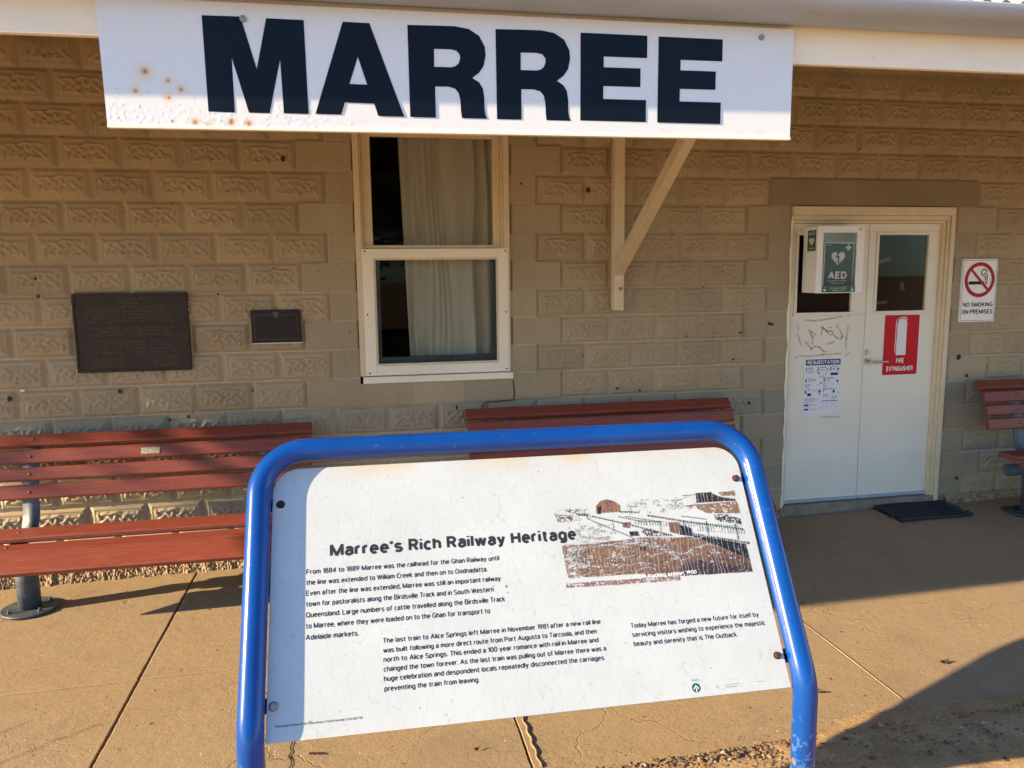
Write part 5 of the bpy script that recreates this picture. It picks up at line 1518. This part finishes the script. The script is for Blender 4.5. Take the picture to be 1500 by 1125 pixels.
part("label_strip", stp.mb, 'green', ae)
stw = wall_plane(4.744, 1.645, ayf - .0042); stw.lift = .0012
stw.text("AUTOMATED EXTERNAL", .127, .0235, .130, .008, .012, 'C'); stw.text("DEFIBRILLATOR", .127, .0085, .096, .008, .012, 'C'); heart(stw, .022, .014, .012); heart(stw, .232, .014, .012); stw.text("AED", .022, .029, .020, .006, .012, 'C'); stw.text("AED", .232, .029, .020, .006, .012, 'C')
part("strip_lettering", stw.mb, 'card_white', ae)
sdl = Plane2D((ax0 - .0004, -.030, 1.925), (0, -1, 0), (0, 0, 1), .0004); sdl.rect(0, 0, .098, .140)
part("side_label", sdl.mb, 'green', ae)
sdw = Plane2D((ax0 - .0004, -.030, 1.925), (0, -1, 0), (0, 0, 1), .0010); sdw.text("AED", .049, .106, .080, .024, .02, 'C'); heart(sdw, .049, .066, .034); sdw.rect(.02, .014, .078, .017); sdw.rect(.026, .020, .072, .023)
part("side_lettering", sdw.mb, 'card_white', ae)
lg_ = wall_plane(5.018, 2.070, ayf - .0042); lg_.disc(0, 0, .011, 20, .5); part("maker_badge", lg_.mb, 'grey_print', ae)
cbz = MB().tube([(4.80, .012, 2.088), (4.83, -.02, 2.100), (4.88, -.03, 2.104), (4.93, -.02, 2.098), (4.96, .012, 2.088)], .003, 8)
part("cable", cbz, 'card_white', ae)

# ================================================================== MATS, LEAVES
def mat_mb(x0, x1, y0, y1, n, skew):
    m = MB()
    for k in range(n):
        t = (k + .5) / n; y = y0 + (y1 - y0) * t; dx = skew * t
        e = rng.uniform(-.012, .012)
        pts = [(x0 + dx + e + (x1 - x0) * s, y + .004 * math.sin(s * 5 + k), gz(x0) + .016 + .002 * math.sin(s * 7 + k * 2)) for s in np.linspace(0, 1, 10)]
        m.tube(pts, [(y1 - y0) / n * .46 * .62] * 10, 10)
    m.box(x0 + .02, x1 - .01 + skew * .5, y0 + .02, y1 - .02, gz(x0) + .003, gz(x0) + .010)
    return m
o = part("door_mat", mat_mb(5.295, 5.875, -.375, -.01, 7, .055), 'rubber', None); tag(o, "black ribbed rubber mat on the pavement in front of the double door", "mat")
o = part("door_mat", mat_mb(6.16, 6.80, -.43, -.28, 3, .03), 'rubber', None); tag(o, "black ribbed mat on the pavement in front of the far bench", "mat")
def leaf_obj(x, y, L, Wd, ang, label):
    m = MB(); n = 9; c, s = math.cos(ang), math.sin(ang)
    up, lo = [], []
    for k in range(n):
        t = k / (n - 1); w_ = Wd * math.sin(math.pi * min(1, t * .96 + .02)) ** .8
        z = gz(x) + .004 + .010 * (t - .5) ** 2 * 4 * (1 if k % 2 else .8)
        u = (t - .5) * L
        up.append((x + u * c - w_ * s, y + u * s + w_ * c, z + .006)); lo.append((x + u * c + w_ * s, y + u * s - w_ * c, z))
    for k in range(n - 1):
        m.quad(up[k], up[k + 1], lo[k + 1], lo[k])
    o = part("dry_leaf", m, 'leaf', None)
    sol = o.modifiers.new("leaf_thickness", 'SOLIDIFY'); sol.thickness = .0012
    tag(o, label, "leaf", "dry leaves on the pavement")
leaf_obj(4.167, -2.100, .050, .010, .1, "curled brown leaf alone on the sunlit pavement near the big shadow edge")
leaf_obj(3.475, -2.180, .055, .006, -.7, "thin brown leaf on the pavement right beside the blue pipe frame")
leaf_obj(2.02, -2.25, .022, .005, .3, "tiny dark leaf on the pavement below the heritage panel")

# ================================================================== TREES (one beside the station; those across the yard added to darken pane reflections)
def tree(name_label, x, y, h, cr, ch, n, seed, cb, lean=.3, leafs=.16):
    rs = np.random.RandomState(seed); r_ = random.Random(seed)
    z0 = gz(max(-8, min(14, x))) - .05
    t = thing("gum_tree", name_label, "tree", (x, y, z0), None)
    m = MB(); top = Vector((x + lean, y, z0 + h * .8))
    trunk = [Vector((x, y, z0 - .2)), Vector((x + lean * .1, y + .05, z0 + h * .2)), Vector((x + lean * .4, y - .05, z0 + h * .45)), top]
    m.tube(trunk, [h * .034, h * .026, h * .019, h * .006], 10)
    tips = []
    for k in range(11):
        f_ = .35 + .6 * k / 11; a = trunk[1].lerp(top, f_); an = k * 2.4 + r_.random()
        e = Vector((x + lean + cr * .8 * math.cos(an), y + cr * .8 * math.sin(an), z0 + cb + (ch) * (.25 + .6 * r_.random())))
        mid = a.lerp(e, .5) + Vector((0, 0, .12 * h * r_.random()))
        m.tube([a, mid, e], [h * .010, h * .007, h * .003], 6); tips += [mid, e, a.lerp(mid, .7), mid.lerp(e, .5)]
    part("trunk", m, 'bark', t)
    V, F = [], []
    cl = [np.array(p) for p in tips] + [np.array((x + lean + cr * rs.randn() * .45, y + cr * rs.randn() * .45, z0 + cb + ch * rs.rand())) for _ in range(16)]
    for k in range(n):
        c = cl[rs.randint(len(cl))] + rs.randn(3) * cr * np.array((.17, .17, .13))
        if c[2] < z0 + cb: continue
        d = rs.randn(3); d[2] = -abs(d[2]) * .8; d /= np.linalg.norm(d); u = np.cross(d, rs.randn(3)); u /= np.linalg.norm(u)
        L = leafs * rs.uniform(.6, 1.3); w_ = L * .16; b = len(V)
        V += [c, c + d * L * .5 + u * w_, c + d * L, c + d * L * .5 - u * w_]; F.append((b, b + 1, b + 2, b + 3))
    V = np.array(V) - np.array((x, y, z0))
    face_set("crown", V, np.array(F), 'foliage', t)
tree("gum tree shading the near end of the station, left of the benches", -8.0, -.95, 5.6, .80, 1.9, 2700, 5, 3.45, .3, .15)
tree("tall gum tree added unseen across the yard, left of the others, to darken pane reflections", -6.5, -21, 7.5, 2.6, 5.2, 3600, 6, 1.6, .3, .34)
tree("spreading gum tree added unseen across the yard between two taller ones, to darken pane reflections", -1.2, -19, 5.6, 2.9, 4.2, 3600, 7, 1.2, -.3, .34)
tree("round gum tree added unseen straight across the yard from the window, to darken its reflections", 4.6, -23, 6.8, 3.2, 5.0, 3600, 8, 1.4, .2, .36)
tree("leaning gum tree added unseen across the yard, furthest right, to darken pane reflections", 11.5, -20, 6.5, 2.8, 4.8, 3600, 9, 1.4, .8, .34)
